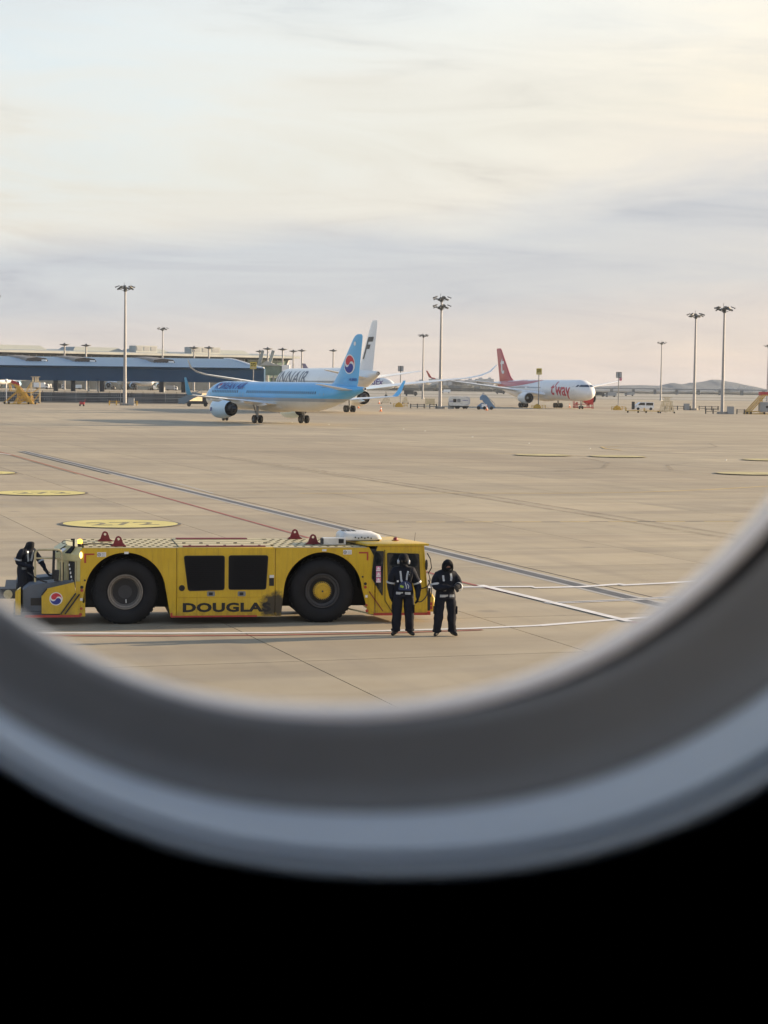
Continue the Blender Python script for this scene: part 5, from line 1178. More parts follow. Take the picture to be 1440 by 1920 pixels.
for u0, u1 in ((245, 285), (351, 408)):
    pb = MB().span((su(u0), 3, 19.2), (su(u1), 9, 22.3)).build('plant_room', 'concrete_light', TM, smooth=0)
    for k_ in range(3):
        a_ = su(u0) + (su(u1) - su(u0)) * (k_ + .12) / 3; c_ = su(u0) + (su(u1) - su(u0)) * (k_ + .86) / 3; MB().span((a_, 2.85, 20.1), (c_, 2.99, 21.9)).build('louvre_panel', 'equip_grey', pb, smooth=0)
MB().span((su(-30), 3, 19.2), (su(2), 12, 22.6)).build('plant_room', 'concrete_light', TM, smooth=0)
b = MB(); s_ = 2.0
while s_ < TL - 8: b.span((s_, 1.7, 12.5), (s_ + .18, 1.99, 17.2)); s_ += 3.4
for z_ in (12.6, 15.4): b.span((0, 1.75, z_), (TL - 6, 1.98, z_ + .15))
b.build('window_mullion', 'bridge_grey', TM, kind='stuff', smooth=0)
ge = MB().loft([[(TL - 26, .8, 4), (TL - 9.5, .8, 4), (TL - 9.5, 40, 4), (TL - 26, 40, 4)], [(TL - 26, .8, 17.6), (TL - 3.5, .8, 17.6), (TL - 3.5, 40, 17.6), (TL - 26, 40, 17.6)]]).build('glass_end', 'glass_green', TM, smooth=0)
b = MB()
for k_ in range(7): b.span((TL - 26, .6, 5 + k_ * 1.9), (TL - 9 + k_ * .6, .79, 5.25 + k_ * 1.9))
for k_ in range(6): b.span((TL - 25 + k_ * 3, .6, 4), (TL - 24.8 + k_ * 3, .79, 17.6))
b.build('glazing_bar', 'concrete_light', ge, kind='stuff', smooth=0)
MB().bar((TL - 8.8, .7, 4), (TL - 3.0, .7, 17.6), .8, .6).build('end_mullion', 'white_edge', TM)
jb = thing('jet_bridge', 'pale boarding bridge with white box cab beside the terminal glass end', 'jet bridge', at(515, 720, 760), 0)
jb.location.z = 0; J0 = at(490, 700, 760).x - jb.location.x; J1 = at(543, 700, 760).x - jb.location.x
MB().span((J0, 0, 9.0), (J1 - 3, 6, 12.6)).build('bridge_tunnel', 'glass_green', jb, smooth=0); MB().loft([[(J0 - .5, -1, 12.7), (J1 - 3, -1, 12.7), (J1 - 3, 7, 12.7), (J0 - .5, 7, 12.7)], [(J0 + 2, -1, 14.6), (J1 - 6, -1, 13.4), (J1 - 6, 7, 13.4), (J0 + 2, 7, 14.6)]]).build('bridge_roof', 'concrete_light', jb, smooth=0)
MB().span((J1 - 2.9, -1, 9.4), (J1, 3, 13.0)).build('bridge_cab', 'white_edge', jb, smooth=0)
for x in (J0 + 1, J0 + 4.2, J1 - 4): MB().span((x, 1, 0), (x + .7, 1.8, 9)).build('support_leg', 'bridge_grey', jb, smooth=0)
for x in (J0 - 1.2, J1 - 8): MB().bar((x, 3, 12.6), (x + 1.6, 3, 18.5), 1.6, 1.2).build('inclined_strut', 'bridge_grey', jb, smooth=0)
MB().span((J0 + 3, 7.2, 2.5), (J1 - 1, 12, 8.2)).build('ground_lobby', 'glass_green', jb, smooth=0)

# ------------------------------------------------------------------ blast fence in front of the concourse
YF = 528
fn = thing('blast_fence', 'long dark panelled blast fence with pale middle rail below the blue concourse', 'fence', (0, YF, 0))
x = at(-25, 750, YF).x; xe = at(352, 750, YF).x; W_ = (xe - x) / 18; pmesh = None
for i in range(18):
    x0_ = x + i * W_
    b = MB().span((x0_ + .06, 0, .25), (x0_ + W_ - .06, .12, 2.75)); o = b.build('fence_panel', 'fence_panel' if i % 3 else 'fence_dark', fn, smooth=0)
    MB().span((x0_ - .07, -.12, 0), (x0_ + .07, .2, 3.15 + (.25 if i % 4 == 0 else 0))).build('post', 'equip_dark' if i % 4 else 'rail_light', fn, smooth=0)
b = MB()
for i in range(18 * 5):
    xx = x + i * W_ / 5
    for z_ in (.6, 1.05, 1.95, 2.4): b.span((xx - .14, -.05, z_), (xx + .14, -.005, z_ + .16))
    b.span((xx - .06, -.03, 2.76), (xx + .06, .1, 3.05))
b.build('fence_fitting', 'rail_light', fn, kind='stuff', smooth=0)
MB().span((x, -.14, 1.45), (xe, -.06, 1.62)).build('mid_rail', 'rail_light', fn, smooth=0); MB().span((x, -.2, 0), (xe, .25, .22)).build('kerb', 'concrete_block', fn, smooth=0)

# ------------------------------------------------------------------ terrace and small traffic seen under the concourse
TZ = 2.55
o = struct(MB().span((-420, 562, -.5), (at(352, 730, 562).x, 852, TZ)).build('terrace', 'concrete_far', smooth=0))
def truck(name, label, p, rz, body_c, cab_c, L_=6.0, hh=2.6, cat='truck', group=None, glass=True):
    o = thing(name, label, cat, p, rz, group)
    MB().span((-L_ / 2, -1.1, .7), (L_ / 2 - 1.7, 1.1, hh)).build('cargo_body', body_c, o, smooth=0)
    MB().prism([(L_ / 2 - 1.6, .5), (L_ / 2, .5), (L_ / 2, 1.3), (L_ / 2 - .35, 2.1), (L_ / 2 - 1.6, 2.1)], lambda q: (q[0], -1.0, q[1]), lambda q: (q[0], 1.0, q[1])).build('cab', cab_c, o)
    for s_ in (-1, 1): MB().prism([(L_ / 2 - 1.3, 1.3), (L_ / 2 - .15, 1.3), (L_ / 2 - .45, 1.95), (L_ / 2 - 1.3, 1.95)], lambda q: (q[0], s_ * 1.005, q[1]), lambda q: (q[0], s_ * 1.02, q[1])).build('window', 'glass_dark', o, smooth=0)
    for x in (-L_ / 2 + 1.1, L_ / 2 - .9):
        for s_ in (-1, 1): MB().cyl((x, s_ * .85, .42), (x, s_ * 1.1, .42), .42, n=14).build('wheel', 'tyre_black', o)
    return o
tl = ['white box truck under the concourse between the first two dark columns', 'white van truck left of the second dark column', 'pale truck just right of the second dark column', 'white truck under the concourse before the third column', 'grey truck under the concourse right of the third column',
      'white truck under the concourse right of the tall mast', 'white truck left of the fourth dark column', 'pale truck right of the fourth dark column', 'white truck just right of the last round column', 'grey truck under the concourse right of the blue winglet']
TG = 'trucks parked under the concourse'
pr_ = None
for i, (u, Y, rz) in enumerate(((78, 800, 0), (93, 830, 80), (110, 810, 5), (143, 820, 175), (205, 835, 0), (246, 815, 10), (291, 830, 95), (322, 810, 0), (372, 800, 4), (400, 830, 175))):
    p = at(u, 720, Y); p.z = TZ if u < 350 else 0
    if i == 0: pr_ = truck('box_truck', tl[0], p, R(rz), 'white_edge', 'aircraft_white', group=TG)
    else:
        t_ = dup(pr_, p, R(rz), tl[i], TG, sc=.72 + .08 * (i % 3))
        for c_ in kids(t_):
            if c_.name.startswith('cargo_body') and i % 3: c_.data = c_.data.copy(); c_.data.materials[0] = MAT['equip_grey' if i % 3 == 1 else 'equip_dark']
for i, (u, Y) in enumerate(((16, 820), (228, 830), (268, 815))):
    p = at(u, 725, Y)
    b = thing('parked_jet', ('white jet nose and engine far off behind the yellow stairs', 'distant jet with engines facing out, seen under the concourse left of the tall mast', 'distant jet seen under the concourse right of the tall mast')[i], 'airliner', (p.x, p.y, TZ), R(-95 + 12 * i), 'jets at the gates beyond the concourse')
    MB().loft(fus_mesh(fuselage(16, -18, 1.9, 2.0, 3.7, 3.3, 4.9, 5, 11), 20)).build('fuselage', 'aircraft_white', b, smooth=60)
    for sg in (1, -1):
        wing([(0, 2.8, 4, 6.5, .13), (16, 4.6, -4, 1.6, .1)], sg, 'wing', 'aircraft_white', b); nacelle((4.5, sg * 5.4, 1.9), 1.15, 3.4, b, 'nacelle_blue', (2.5, sg * 5.4, 3.2)); gear(0, sg * 3.5, 2.6, .55, .4, b)
    gear(12.5, 0, 2.4, .4, .25, b)
    MB().loft([foil((x, 0, z_), ch, .09, (0, 1, 0)) for z_, x, ch in ((5, -10, 6), (8.2, -13, 4))]).build('tail_fin', 'tail_blue', b)

# ------------------------------------------------------------------ equipment on the apron
def frame_(b, pts, w):
    for p, q in pts: b.bar(p, q, w)
    return b
def stair_flight(o, x0, z0, x1, z1, w, m, rail, name='stair_flight', step_m=None):
    """inclined flight from (x0, z0) up to (x1, z1)"""
    n = max(4, int(abs(z1 - z0) / .32)); b = MB()
    for i in range(n):
        t = (i + .5) / n; b.box((x0 + (x1 - x0) * t, 0, z0 + (z1 - z0) * t), (abs(x1 - x0) / n + .06, w - .1, .10))
    b.build('stair_tread', step_m or m, o, kind='stuff', smooth=0)
    for s_ in (-1, 1):
        MB().bar((x0, s_ * w / 2, z0), (x1, s_ * w / 2, z1), .09, .38).build('stringer', m, o, smooth=0)
        r = MB().bar((x0, s_ * w / 2, z0 + 1.05), (x1, s_ * w / 2, z1 + 1.05), .08)
        for i in range(6): t = i / 5; r.bar((x0 + (x1 - x0) * t, s_ * w / 2, z0 + (z1 - z0) * t), (x0 + (x1 - x0) * t, s_ * w / 2, z0 + (z1 - z0) * t + 1.05), .06)
        r.build('handrail', rail, o, smooth=0)
# big yellow maintenance stairs on the left
g = ground(28, 757.5); p0 = at(30, 750, g.y)
ys = thing('maintenance_stairs', 'yellow wheeled maintenance stairs with a red top rail on the far left', 'stairs', (g.x, g.y, 0))
U = lambda u, v: (at(u, v, g.y).x - g.x, at(u, v, g.y).z)
for yy in (-1.0, 1.0):
    for a, c in (((62, 757), (34, 722)), ((34, 722), (18, 719)), ((8, 755), (34, 733)), ((34, 733), (34, 757)), ((34, 757), (60, 742)), ((60, 742), (60, 757)), ((34, 742), (60, 757)), ((12, 757), (70, 757)), ((34, 736), (58, 736)), ((18, 719), (20, 733)), ((20, 733), (34, 733)), ((26, 757), (34, 745)), ((34, 722), (34, 735)), ((30, 728), (54, 757)), ((46, 735), (62, 757)), ((47, 735), (34, 757))):
        p, q = U(*a), U(*c); MB().bar((p[0], yy, p[1]), (q[0], yy, q[1]), .17).build('frame_tube', 'equip_yellow', ys, smooth=0)
p, q = U(62, 757), U(30, 723); b = MB()
for i in range(14): t = (i + .5) / 14; b.box((p[0] + (q[0] - p[0]) * t, 0, p[1] + (q[1] - p[1]) * t), (.5, 2.0, .10))
b.build('stair_tread', 'equip_yellow', ys, kind='stuff', smooth=0)
MB().bar((p[0] - .2, -1.1, p[1] + .25), (q[0] - .2, -1.1, q[1] + .3), .08, .55).build('stringer', 'equip_yellow', ys, smooth=0)
q0, q1 = U(22, 713), U(38, 722); MB().prism([U(22, 718), U(23, 712), U(30, 715), U(38, 721), U(36, 724)], lambda w: (w[0], -1.0, w[1]), lambda w: (w[0], -.9, w[1])).build('red_rail', 'equip_red', ys, smooth=0)
for u in (10, 18, 55, 68): x, z_ = U(u, 757); MB().cyl((x, -1.1, .25), (x, -.8, .25), .25, n=10).build('wheel', 'tyre_black', ys)
x, z_ = U(12, 715); MB().cyl((x, 0, .0), (x, 0, z_ + .3), .12, n=6).build('light_post', 'white_edge', ys); MB().sphere((x, 0, z_ + .2), .42, 6).build('flood_lamp', 'white_edge', ys)
g = ground(66, 756); gt = thing('work_platform', 'tall yellow lattice work platform beside the yellow stairs', 'platform', (g.x, g.y, 0)); U = lambda u, v: (at(u, v, g.y).x - g.x, at(u, v, g.y).z)
for yy in (-.7, .7):
    for u in (58.5, 62, 67, 71, 74.5): p = U(u, 717 if u in (58.5, 74.5) else 706.5); p2_ = U(u, 757 if u in (58.5, 74.5) else 717); MB().bar((p[0], yy, p[1]), (p2_[0], yy, p2_[1]), .13).build('upright', 'equip_pale', gt, smooth=0)
    for v in (706.5, 716.5, 727, 738, 748): p, q = U(58.5, v), U(74.5, v); MB().bar((p[0], yy, p[1]), (q[0], yy, q[1]), .12).build('cross_rail', 'equip_pale', gt, smooth=0)
    for u, v in (((58.5, 738), (74.5, 727)), ((58.5, 757), (74.5, 738)), ((50, 731), (58.5, 718)), ((46, 740), (59, 720))): p, q = U(*u), U(*v); MB().bar((p[0], yy, p[1]), (q[0], yy, q[1]), .10).build('brace', 'equip_yellow', gt, smooth=0)
for u in (59, 74): x, z_ = U(u, 757); MB().cyl((x, -.9, .2), (x, -.6, .2), .2, n=8).build('wheel', 'tyre_black', gt)
# red cart
g = ground(154, 761.5); rc = thing('hand_cart', 'small red two wheeled cart before the dark fence', 'cart', (g.x, g.y, 0))
MB().span((-.55, -.35, .4), (.45, .35, .95)).build('tray', 'equip_red', rc); MB().bar((.5, 0, .5), (.72, 0, 1.6), .10).bar((-.55, 0, .9), (-.2, 0, 1.25), .1).build('handle', 'equip_red', rc)
for x in (-.45, .4): MB().cyl((x, -.42, .22), (x, -.3, .22), .22, n=10).build('wheel', 'tyre_black', rc)
# grey stair truck behind the blue jet
g = ground(362, 762); st = thing('stair_truck', 'dark truck carrying long grey boarding stairs behind the blue jet', 'stair truck', (g.x, g.y, 0)); U = lambda u, v: (at(u, v, g.y).x - g.x, at(u, v, g.y).z)
p, q = U(335, 757), U(378, 739)
stair_flight(st, p[0], p[1] + .1, q[0], q[1], 2.0, 'stair_grey', 'stair_grey')
pp_ = [U(334, 750), U(362, 735), U(378, 738), U(345, 758)]; MB().prism(pp_, lambda w: (w[0], -1.05, w[1]), lambda w: (w[0], -1.0, w[1])).build('side_panel', 'stair_grey', st, smooth=0)
a, c = U(352, 758), U(391, 741); MB().span((a[0], -.9, .6), (c[0], .9, 1.3)).build('chassis', 'equip_dark', st); a, c = U(380, 758), U(391, 741); MB().span((a[0], -.95, 1.3), (c[0], .95, c[1])).build('cab', 'equip_dark', st)
for u in (355, 386): x = U(u, 760)[0]; MB().cyl((x, -1.05, .45), (x, -.7, .45), .48, n=12).build('wheel', 'tyre_black', st)
# caravan
g = ground(861, 766.5); cv = thing('site_caravan', 'white site caravan with rounded ends and two small windows', 'caravan', (g.x, g.y, 0)); U = lambda u, v: (at(u, v, g.y).x - g.x, at(u, v, g.y).z)
a, c = U(841, 761.5), U(881.5, 743.5); w = c[0] - a[0]; z0_, z1_ = .75, c[1]
pf = rounded([(a[0], z0_), (a[0], z1_), (c[0], z1_), (c[0], z0_)], .75, 5)
MB().prism(pf, lambda q: (q[0], -1.15, q[1]), lambda q: (q[0], 1.15, q[1])).build('body', 'equip_caravan', cv) if 'equip_caravan' in MAT else MB().prism(pf, lambda q: (q[0], -1.15, q[1]), lambda q: (q[0], 1.15, q[1])).build('body', 'white_plastic', cv)
for u in (852.5, 860): x, z_ = U(u, 751); MB().span((x - .42, -1.19, z_ - .42), (x + .42, -1.15, z_ + .42)).build('window', 'glass_dark' if u < 855 else 'grey_metal', cv)
for u0, u1, v in ((842, 849, 752), (867, 877, 750.5)): p, q = U(u0, v), U(u1, v); MB().span((p[0], -1.18, p[1] - .07), (q[0], -1.155, p[1] + .07)).build('side_stripe', 'logo_blue', cv)
b = MB(); P_ = [U(872 + 8 * sin(R(t)), 752 - 7.5 * cos(R(t))) for t in range(0, 170, 12)]
for p, q in zip(P_[:-1], P_[1:]): b.bar((p[0], -1.17, p[1]), (q[0], -1.17, q[1]), .16, .03)
b.build('curved_stripe', 'logo_blue', cv)
MB().span((a[0] + .4, -1.0, .5), (c[0] - .3, 1.0, .74)).build('chassis', 'equip_dark', cv)
for u in (855.5, 859, 869.5, 874): x = U(u, 765)[0]; MB().cyl((x, -1.1, .38), (x, -.8, .38), .38, n=12).build('wheel', 'tyre_black', cv)
# blue stairs truck
g = ground(912, 768); bs = thing('passenger_stairs', 'blue and white passenger stairs truck standing beside the white caravan', 'stair truck', (g.x, g.y, 0)); U = lambda u, v: (at(u, v, g.y).x - g.x, at(u, v, g.y).z)
p, q = U(927, 766), U(905, 744); stair_flight(bs, p[0], p[1] + .2, q[0], q[1], 2.0, 'equip_blue', 'equip_grey', step_m='equip_grey')
for yy in (-1.06, 1.02): MB().prism([U(905, 740), U(912, 742), U(929, 765), U(918, 768), U(905, 752)], lambda w: (w[0], yy, w[1]), lambda w: (w[0], yy + .05, w[1])).build('side_panel', 'equip_blue' if yy < 0 else 'equip_grey', bs, smooth=0)
MB().prism([U(900, 744), U(905, 739), U(909, 742), U(907, 750), U(900, 750)], lambda w: (w[0], -1.1, w[1]), lambda w: (w[0], 1.1, w[1])).build('top_platform', 'equip_blue', bs, smooth=0)
MB().prism([U(895, 767), U(895, 761), U(903, 755), U(907, 755), U(906, 767)], lambda w: (w[0], -1.0, w[1] ), lambda w: (w[0], 1.0, w[1])).build('cab', 'equip_blue', bs, smooth=0)
p = U(905, 763); MB().span((p[0] - .3, -1.13, .6), (p[0] + 1.0, -1.01, 1.35)).build('white_panel', 'white_edge', bs)
for u in (897, 908, 921): x = U(u, 768)[0]; MB().cyl((x, -1.15, .4), (x, -.8, .4), .42, n=12).build('wheel', 'tyre_black', bs)
# stand number signs
def stand_sign(u, vb, vt, vp, txt, m, label, w=1.35, bars=False):
    g = ground(u, vb); h1, h0 = at(u, vt, g.y).z, at(u, vp, g.y).z
    o = thing('stand_sign', label, 'sign', (g.x, g.y, 0)); MB().cyl((0, 0, 0), (0, 0, h1 - .05), .13, n=8).build('post', 'grey_metal', o)
    W2 = w / 2
    bd = MB().span((-W2, -.22, h0), (W2, -.14, h1)).build('sign_board', m, o, smooth=0)
    b = MB()
    for a, c in (((-W2, h1), (W2, h1)), ((-W2, h0), (W2, h0)), ((-W2, h0), (-W2, h1)), ((W2, h0), (W2, h1))): b.bar((a[0], -.2, a[1]), (c[0], -.2, c[1]), .10)
    b.build('sign_frame', 'equip_dark' if bars else m, bd, smooth=0)
    if txt:
        sh = text2d(txt, (h1 - h0) * .62, .04); ww = width2d(sh[0]); f_ = w * .8 / ww
        decal('sign_digits', ([((x - ww / 2) * f_, y) for x, y in sh[0]], sh[1]), (0, -.23, h0 + (h1 - h0) * .42), (1, 0, 0), (0, 0, 1), None, 'letter_black', bd, off=.01, step=9)
        MB().span((-W2 * .8, -.235, h0 + .12), (W2 * .8, -.225, h0 + (h1 - h0) * .3)).build('sign_line', 'tug_deck', bd, smooth=0)
    else: MB().span((-.12, -.25, h0), (.12, -.221, h1)).build('centre_bar', 'equip_dark', bd, smooth=0)
    for s_ in (-1, 1):
        r = MB().bar((s_ * 1.0, -.5, 0), (s_ * 1.0, -.5, 1.0), .12).bar((s_ * 1.8, -.5, 0), (s_ * 1.8, -.5, .9), .12).bar((s_ * .6, -.5, .9), (s_ * 1.9, -.5, .85), .10).bar((s_ * .6, -.5, .45), (s_ * 1.9, -.5, .45), .1)
        r.build('guard_rail', 'equip_yellow', o, smooth=0)
    MB().prism([(-1.4, 0), (-1.4, .5), (-.5, 1.3), (.4, .9), (.8, 0)], lambda q: (q[0], -.9, q[1]), lambda q: (q[0], -.3, q[1])).build('base_block', 'equip_yellow', o, smooth=0)
    return o
stand_sign(474.5, 756, 679, 691.5, '272', 'sign_yellow', 'yellow stand sign reading 272 before the concourse end', w=1.75)
stand_sign(1009.5, 766, 691, 702, '271', 'sign_yellow', 'yellowish stand sign before the wing of the red tailed jet', w=1.35)
stand_sign(1159, 769, 698, 708, None, 'sign_grey', 'grey backed stand sign beside the wing tip of the red tailed jet', w=1.35, bars=True)
stand_sign(750.5, 763, 686.5, 696, None, 'sign_grey', 'grey backed stand sign rising behind the white wings', w=1.35, bars=True)
# guard rails and cabinets round the mast feet
def mast_foot(u, v, xs, cab_x, m_post, label):
    g = ground(u, v); o = thing('guard_railing', label, 'railing', (g.x, g.y - 1.2, 0), 0, 'railings round the mast feet')
    for a, c in xs:
        for k_ in range(int((c - a) / 1.7) + 1): x = a + k_ * 1.7; MB().span((x - .12, -.12, 0), (x + .12, .12, 1.15)).build('post', m_post, o, smooth=0)
        MB().span((a, -.05, .92), (c, .05, 1.04)).build('rail', m_post, o, smooth=0); MB().span((a, -.05, .45), (c, .05, .55)).build('rail', m_post, o, smooth=0)
    c_ = tag(MB().span((0, 0, 0), (1.5, .8, 1.75)).span((.08, -.03, .15), (1.42, 0, 1.6)).build('electrical_cabinet', 'equip_grey', loc=(g.x + cab_x, g.y - 1.3, 0)), 'grey cabinet at the foot of the ' + label.split(' of the ')[-1], 'cabinet', 'cabinets at the mast feet')
    tag(MB().cyl((0, 0, 0), (0, 0, .5), 1.3, 1.15, n=16).build('mast_footing', 'concrete_block', loc=(g.x, g.y, 0)), 'concrete footing of the ' + label.split(' of the ')[-1], 'footing', 'concrete footings of the masts')
mast_foot(234, 760, [(-3.6, -1.0), (1.4, 3.4)], .9, 'equip_yellow', 'railing at the foot of the tall mast before the concourse')
mast_foot(825, 766, [(-7.4, -3.8), (-2.6, -.9)], 2.0, 'equip_dark', 'railing at the foot of the two ring mast by the caravan')
mast_foot(1354, 776, [(-4.0, -1.4), (3.2, 5.6)], 1.0, 'equip_dark', 'railing at the foot of the tall mast furthest right')
mast_foot(1301, 769, [(-8.0, -1.2), (1.2, 6.6)], -2.9, 'equip_dark', 'railing at the foot of the shorter tall mast')
g = ground(806, 765); tag(MB().span((-1.2, -.5, .9), (1.2, .5, 2.4)).span((-1.1, -.4, 0), (-.9, -.2, .9)).span((.9, -.4, 0), (1.1, -.2, .9)).build('fuel_bowser', 'equip_pale', loc=(g.x, g.y, 0)), 'pale tank on legs left of the two ring mast', 'tank')
# white van and dollies
g = ground(1208, 769); vn = thing('service_van', 'white service van with open dark rear, parked on the apron', 'van', (g.x, g.y, 0), R(8)); 
MB().prism([(-2.3, .45), (-2.3, 2.1), (1.3, 2.1), (2.2, 1.4), (2.9, 1.2), (2.9, .45)], lambda q: (-q[0], -.95, q[1]), lambda q: (-q[0], .95, q[1])).build('body', 'white_edge', vn)
MB().prism([(1.35, 1.95), (.1, 1.95), (.1, 1.3), (2.0, 1.3)], lambda q: (-q[0], -.97, q[1]), lambda q: (-q[0], -.96, q[1])).build('window', 'glass_dark', vn, smooth=0); MB().prism([(-.2, 1.95), (-2.1, 1.95), (-2.1, 1.25), (-.2, 1.25)], lambda q: (-q[0], -.97, q[1]), lambda q: (-q[0], -.96, q[1])).build('window', 'glass_dark', vn, smooth=0)
MB().span((-3.6, -1.3, .2), (-2.95, -.6, 2.2)).build('open_door', 'equip_dark', vn)
for x in (-1.9, 1.5): MB().cyl((x, -1.0, .36), (x, -.7, .36), .36, n=12).build('wheel', 'tyre_black', vn)
def dolly(u, v, label, L_=3.2):
    g = ground(u, v); o = thing('baggage_dolly', label, 'dolly', (g.x, g.y, 0), 0, 'low dollies parked on the apron'); MB().span((-L_ / 2, -.8, .4), (L_ / 2, .8, .55)).build('bed', 'equip_yellow', o); MB().bar((L_ / 2, 0, .45), (L_ / 2 + 1.6, 0, .25), .08).build('tow_bar', 'equip_dark', o)
    MB().span((-L_ / 2, -.8, .55), (-L_ / 2 + .1, .8, 1.2)).build('end_rail', 'equip_yellow', o)
    for x in (-L_ / 2 + .4, L_ / 2 - .4): MB().cyl((x, -.85, .22), (x, -.65, .22), .22, n=8).build('wheel', 'tyre_black', o)
dolly(1186, 774, 'low yellow dolly left of the white van'); dolly(1222, 774.5, 'low yellow dolly in front of the white van', 3.6)
def scaffold(u, v, wpx, vt, m, label, grp=None, red=False):
    g = ground(u, v); sc = g.y / F; w = wpx * sc; h = at(u, vt, g.y).z; o = thing('wheeled_scaffold', label, 'scaffold', (g.x, g.y, 0))
    for yy in (-1, 1):
        for k_ in range(5): x = -w / 2 + w * k_ / 4; MB().bar((x, yy, .3), (x * (.55 if not red else 1), yy, h if k_ in (1, 2, 3) else h * .72), .13).build('upright', m, o, smooth=0)
        for f_ in (.15, .45, .72, .95): ww = w * (1 - .35 * f_) / 2; MB().bar((-ww, yy, h * f_), (ww, yy, h * f_), .12).build('cross_rail', m, o, smooth=0)
        for k_ in range(3): a = -w * .4 + w * .27 * k_; MB().bar((a, yy, .4), (a + w * .24, yy, h * .7), .09).build('brace', m, o, smooth=0)
    for x in (-w / 2, w / 2): MB().cyl((x, -1.1, .2), (x, -.9, .2), .2, n=8).build('wheel', 'tyre_black', o)
    return o
scaffold(1250, 775, 26, 744, 'equip_pale', 'pale wheeled scaffold tower before the mid sized mast')
scaffold(724, 757, 17, 745, 'equip_pale', 'pale wheeled rack beyond the blue jet tail'); scaffold(760, 757, 10, 744, 'equip_pale', 'narrow pale rack right of the grey backed sign')
g = ground(1100, 766.5)
rs_ = thing('nose_dock', 'red access frame standing around the nose wheel of the red tailed jet', 'scaffold', (g.x, g.y, 0)); U = lambda u, v: (at(u, v, g.y).x - g.x, at(u, v, g.y).z)
for yy in (-1.5, 1.8):
    for a, c in (((1076, 752), (1076, 765)), ((1082, 754), (1082, 765)), ((1111, 745), (1111, 767)), ((1104, 748), (1104, 764)), ((1076, 758), (1111, 758)), ((1076, 764), (1112, 764)), ((1094, 752), (1111, 746)), ((1094, 752), (1104, 760)), ((1100, 762), (1111, 750)), ((1076, 765), (1082, 754))):
        p, q = U(*a), U(*c); MB().bar((p[0], yy, p[1]), (q[0], yy, q[1]), .16).build('frame_tube', 'equip_red', rs_, smooth=0)
MB().prism([U(1095, 752), U(1111, 745), U(1111, 757), U(1106, 758)], lambda w: (w[0], -1.45, w[1]), lambda w: (w[0], 1.5, w[1])).build('canvas_panel', 'equip_red', rs_, smooth=0)
# yellow stairs on the right edge
g = ground(1425, 776.5); yr = thing('maintenance_stairs', 'yellow maintenance stairs with grey cabinet at the right edge', 'stairs', (g.x, g.y, 0)); U = lambda u, v: (at(u, v, g.y).x - g.x, at(u, v, g.y).z)
for yy in (-1.2, 1.2):
    for a, c in (((1395, 776), (1427, 741)), ((1402, 776), (1434, 741)), ((1427, 741), (1450, 741)), ((1395, 776), (1460, 776)), ((1427, 745), (1427, 776)), ((1445, 741), (1445, 776)), ((1400, 772), (1450, 772))):
        p, q = U(*a), U(*c); MB().bar((p[0], yy, p[1]), (q[0], yy, q[1]), .2).build('frame_tube', 'equip_yellow', yr, smooth=0)
p, q = U(1399, 775), U(1430, 742); b = MB()
for i in range(12): t = (i + .5) / 12; b.box((p[0] + (q[0] - p[0]) * t, 0, p[1] + (q[1] - p[1]) * t), (.5, 2.2, .1))
b.build('stair_tread', 'equip_pale', yr, kind='stuff', smooth=0)
p, q = U(1423, 772), U(1450, 754); MB().span((p[0], -1.4, p[1]), (q[0], 1.0, q[1])).build('cabinet', 'equip_grey', yr, smooth=0); p = U(1436, 763); MB().cyl((p[0], -1.42, p[1]), (p[0], -1.47, p[1]), .3, n=12).build('fan_opening', 'black_part', yr)
p, q = U(1424, 741), U(1450, 735); MB().span((p[0], -1.2, p[1]), (q[0], 1.2, q[1])).build('top_deck', 'equip_red', yr, smooth=0)
for u in (1399, 1406, 1431): x = U(u, 776)[0]; MB().cyl((x, -1.4, .25), (x, -1.1, .25), .25, n=8).build('wheel', 'tyre_black', yr)
# cones, edge lights, distant marshaller
def cone():
    return MB().lathe((0, 0, 0), (0, 0, 1), [(0, .28), (.05, .28), (.06, .2), (.4, .13), (.4, .13), (.6, .09), (.95, .03), (.96, 0)], n=12, mids=[0, 0, 0, 0, 1, 0, 0]).box((0, 0, .02), (.7, .7, .04)).build('traffic_cone', ['cone_orange', 'white_edge'])
CG = 'orange cones on the apron'; c0 = cone(); c0.scale = (1.2, 1.2, 1.2)
for i, (u, v, lab) in enumerate(((714, 771.5, 'orange cone standing alone right of the jets'), (912.5, 769.5, 'orange cone at the foot of the blue stairs'), (711, 757, 'orange cone beside the pale wheeled rack'), (672, 765.5, 'orange cone right of the dark wheels of the white jet'), (1068, 764, 'small cone between the wheels of the red tailed jet'))):
    p = ground(u, v)
    if i == 0: o = c0; o.location = p; tag(o, lab, 'cone', CG)
    else: o = c0.copy(); COL.objects.link(o); o.location = p; o['label'] = lab
mat('lamp_spot', (.8, .8, .72), .3)
l0 = MB().cyl((0, 0, 0), (0, 0, .06), .07, .05, n=10).build('edge_light', 'lamp_spot'); LG = 'small apron lights set in the concrete'
for i, (u, v, lb) in enumerate(((757, 804.5, 'tiny apron light in front of the white wing tips'), (797, 808.5, 'tiny apron light below the foot of the two ring mast'), (886, 819.5, 'tiny apron light below the blue passenger stairs'), (992, 831.5, 'tiny apron light below the wing of the red tailed jet'), (1106, 841.5, 'tiny apron light below the red nose dock'), (1361, 863, 'tiny apron light furthest to the right on the open concrete'), (548, 792, 'tiny apron light between the main wheels of the blue jet'), (500, 791.5, 'tiny apron light just right of the near wheels of the blue jet'), (617, 796, 'tiny apron light right of the far wheels of the blue jet'))):
    if i == 0: o = l0; tag(o, lb, 'light', LG)
    else: o = l0.copy(); COL.objects.link(o); o['label'] = lb
    o.location = ground(u, v)
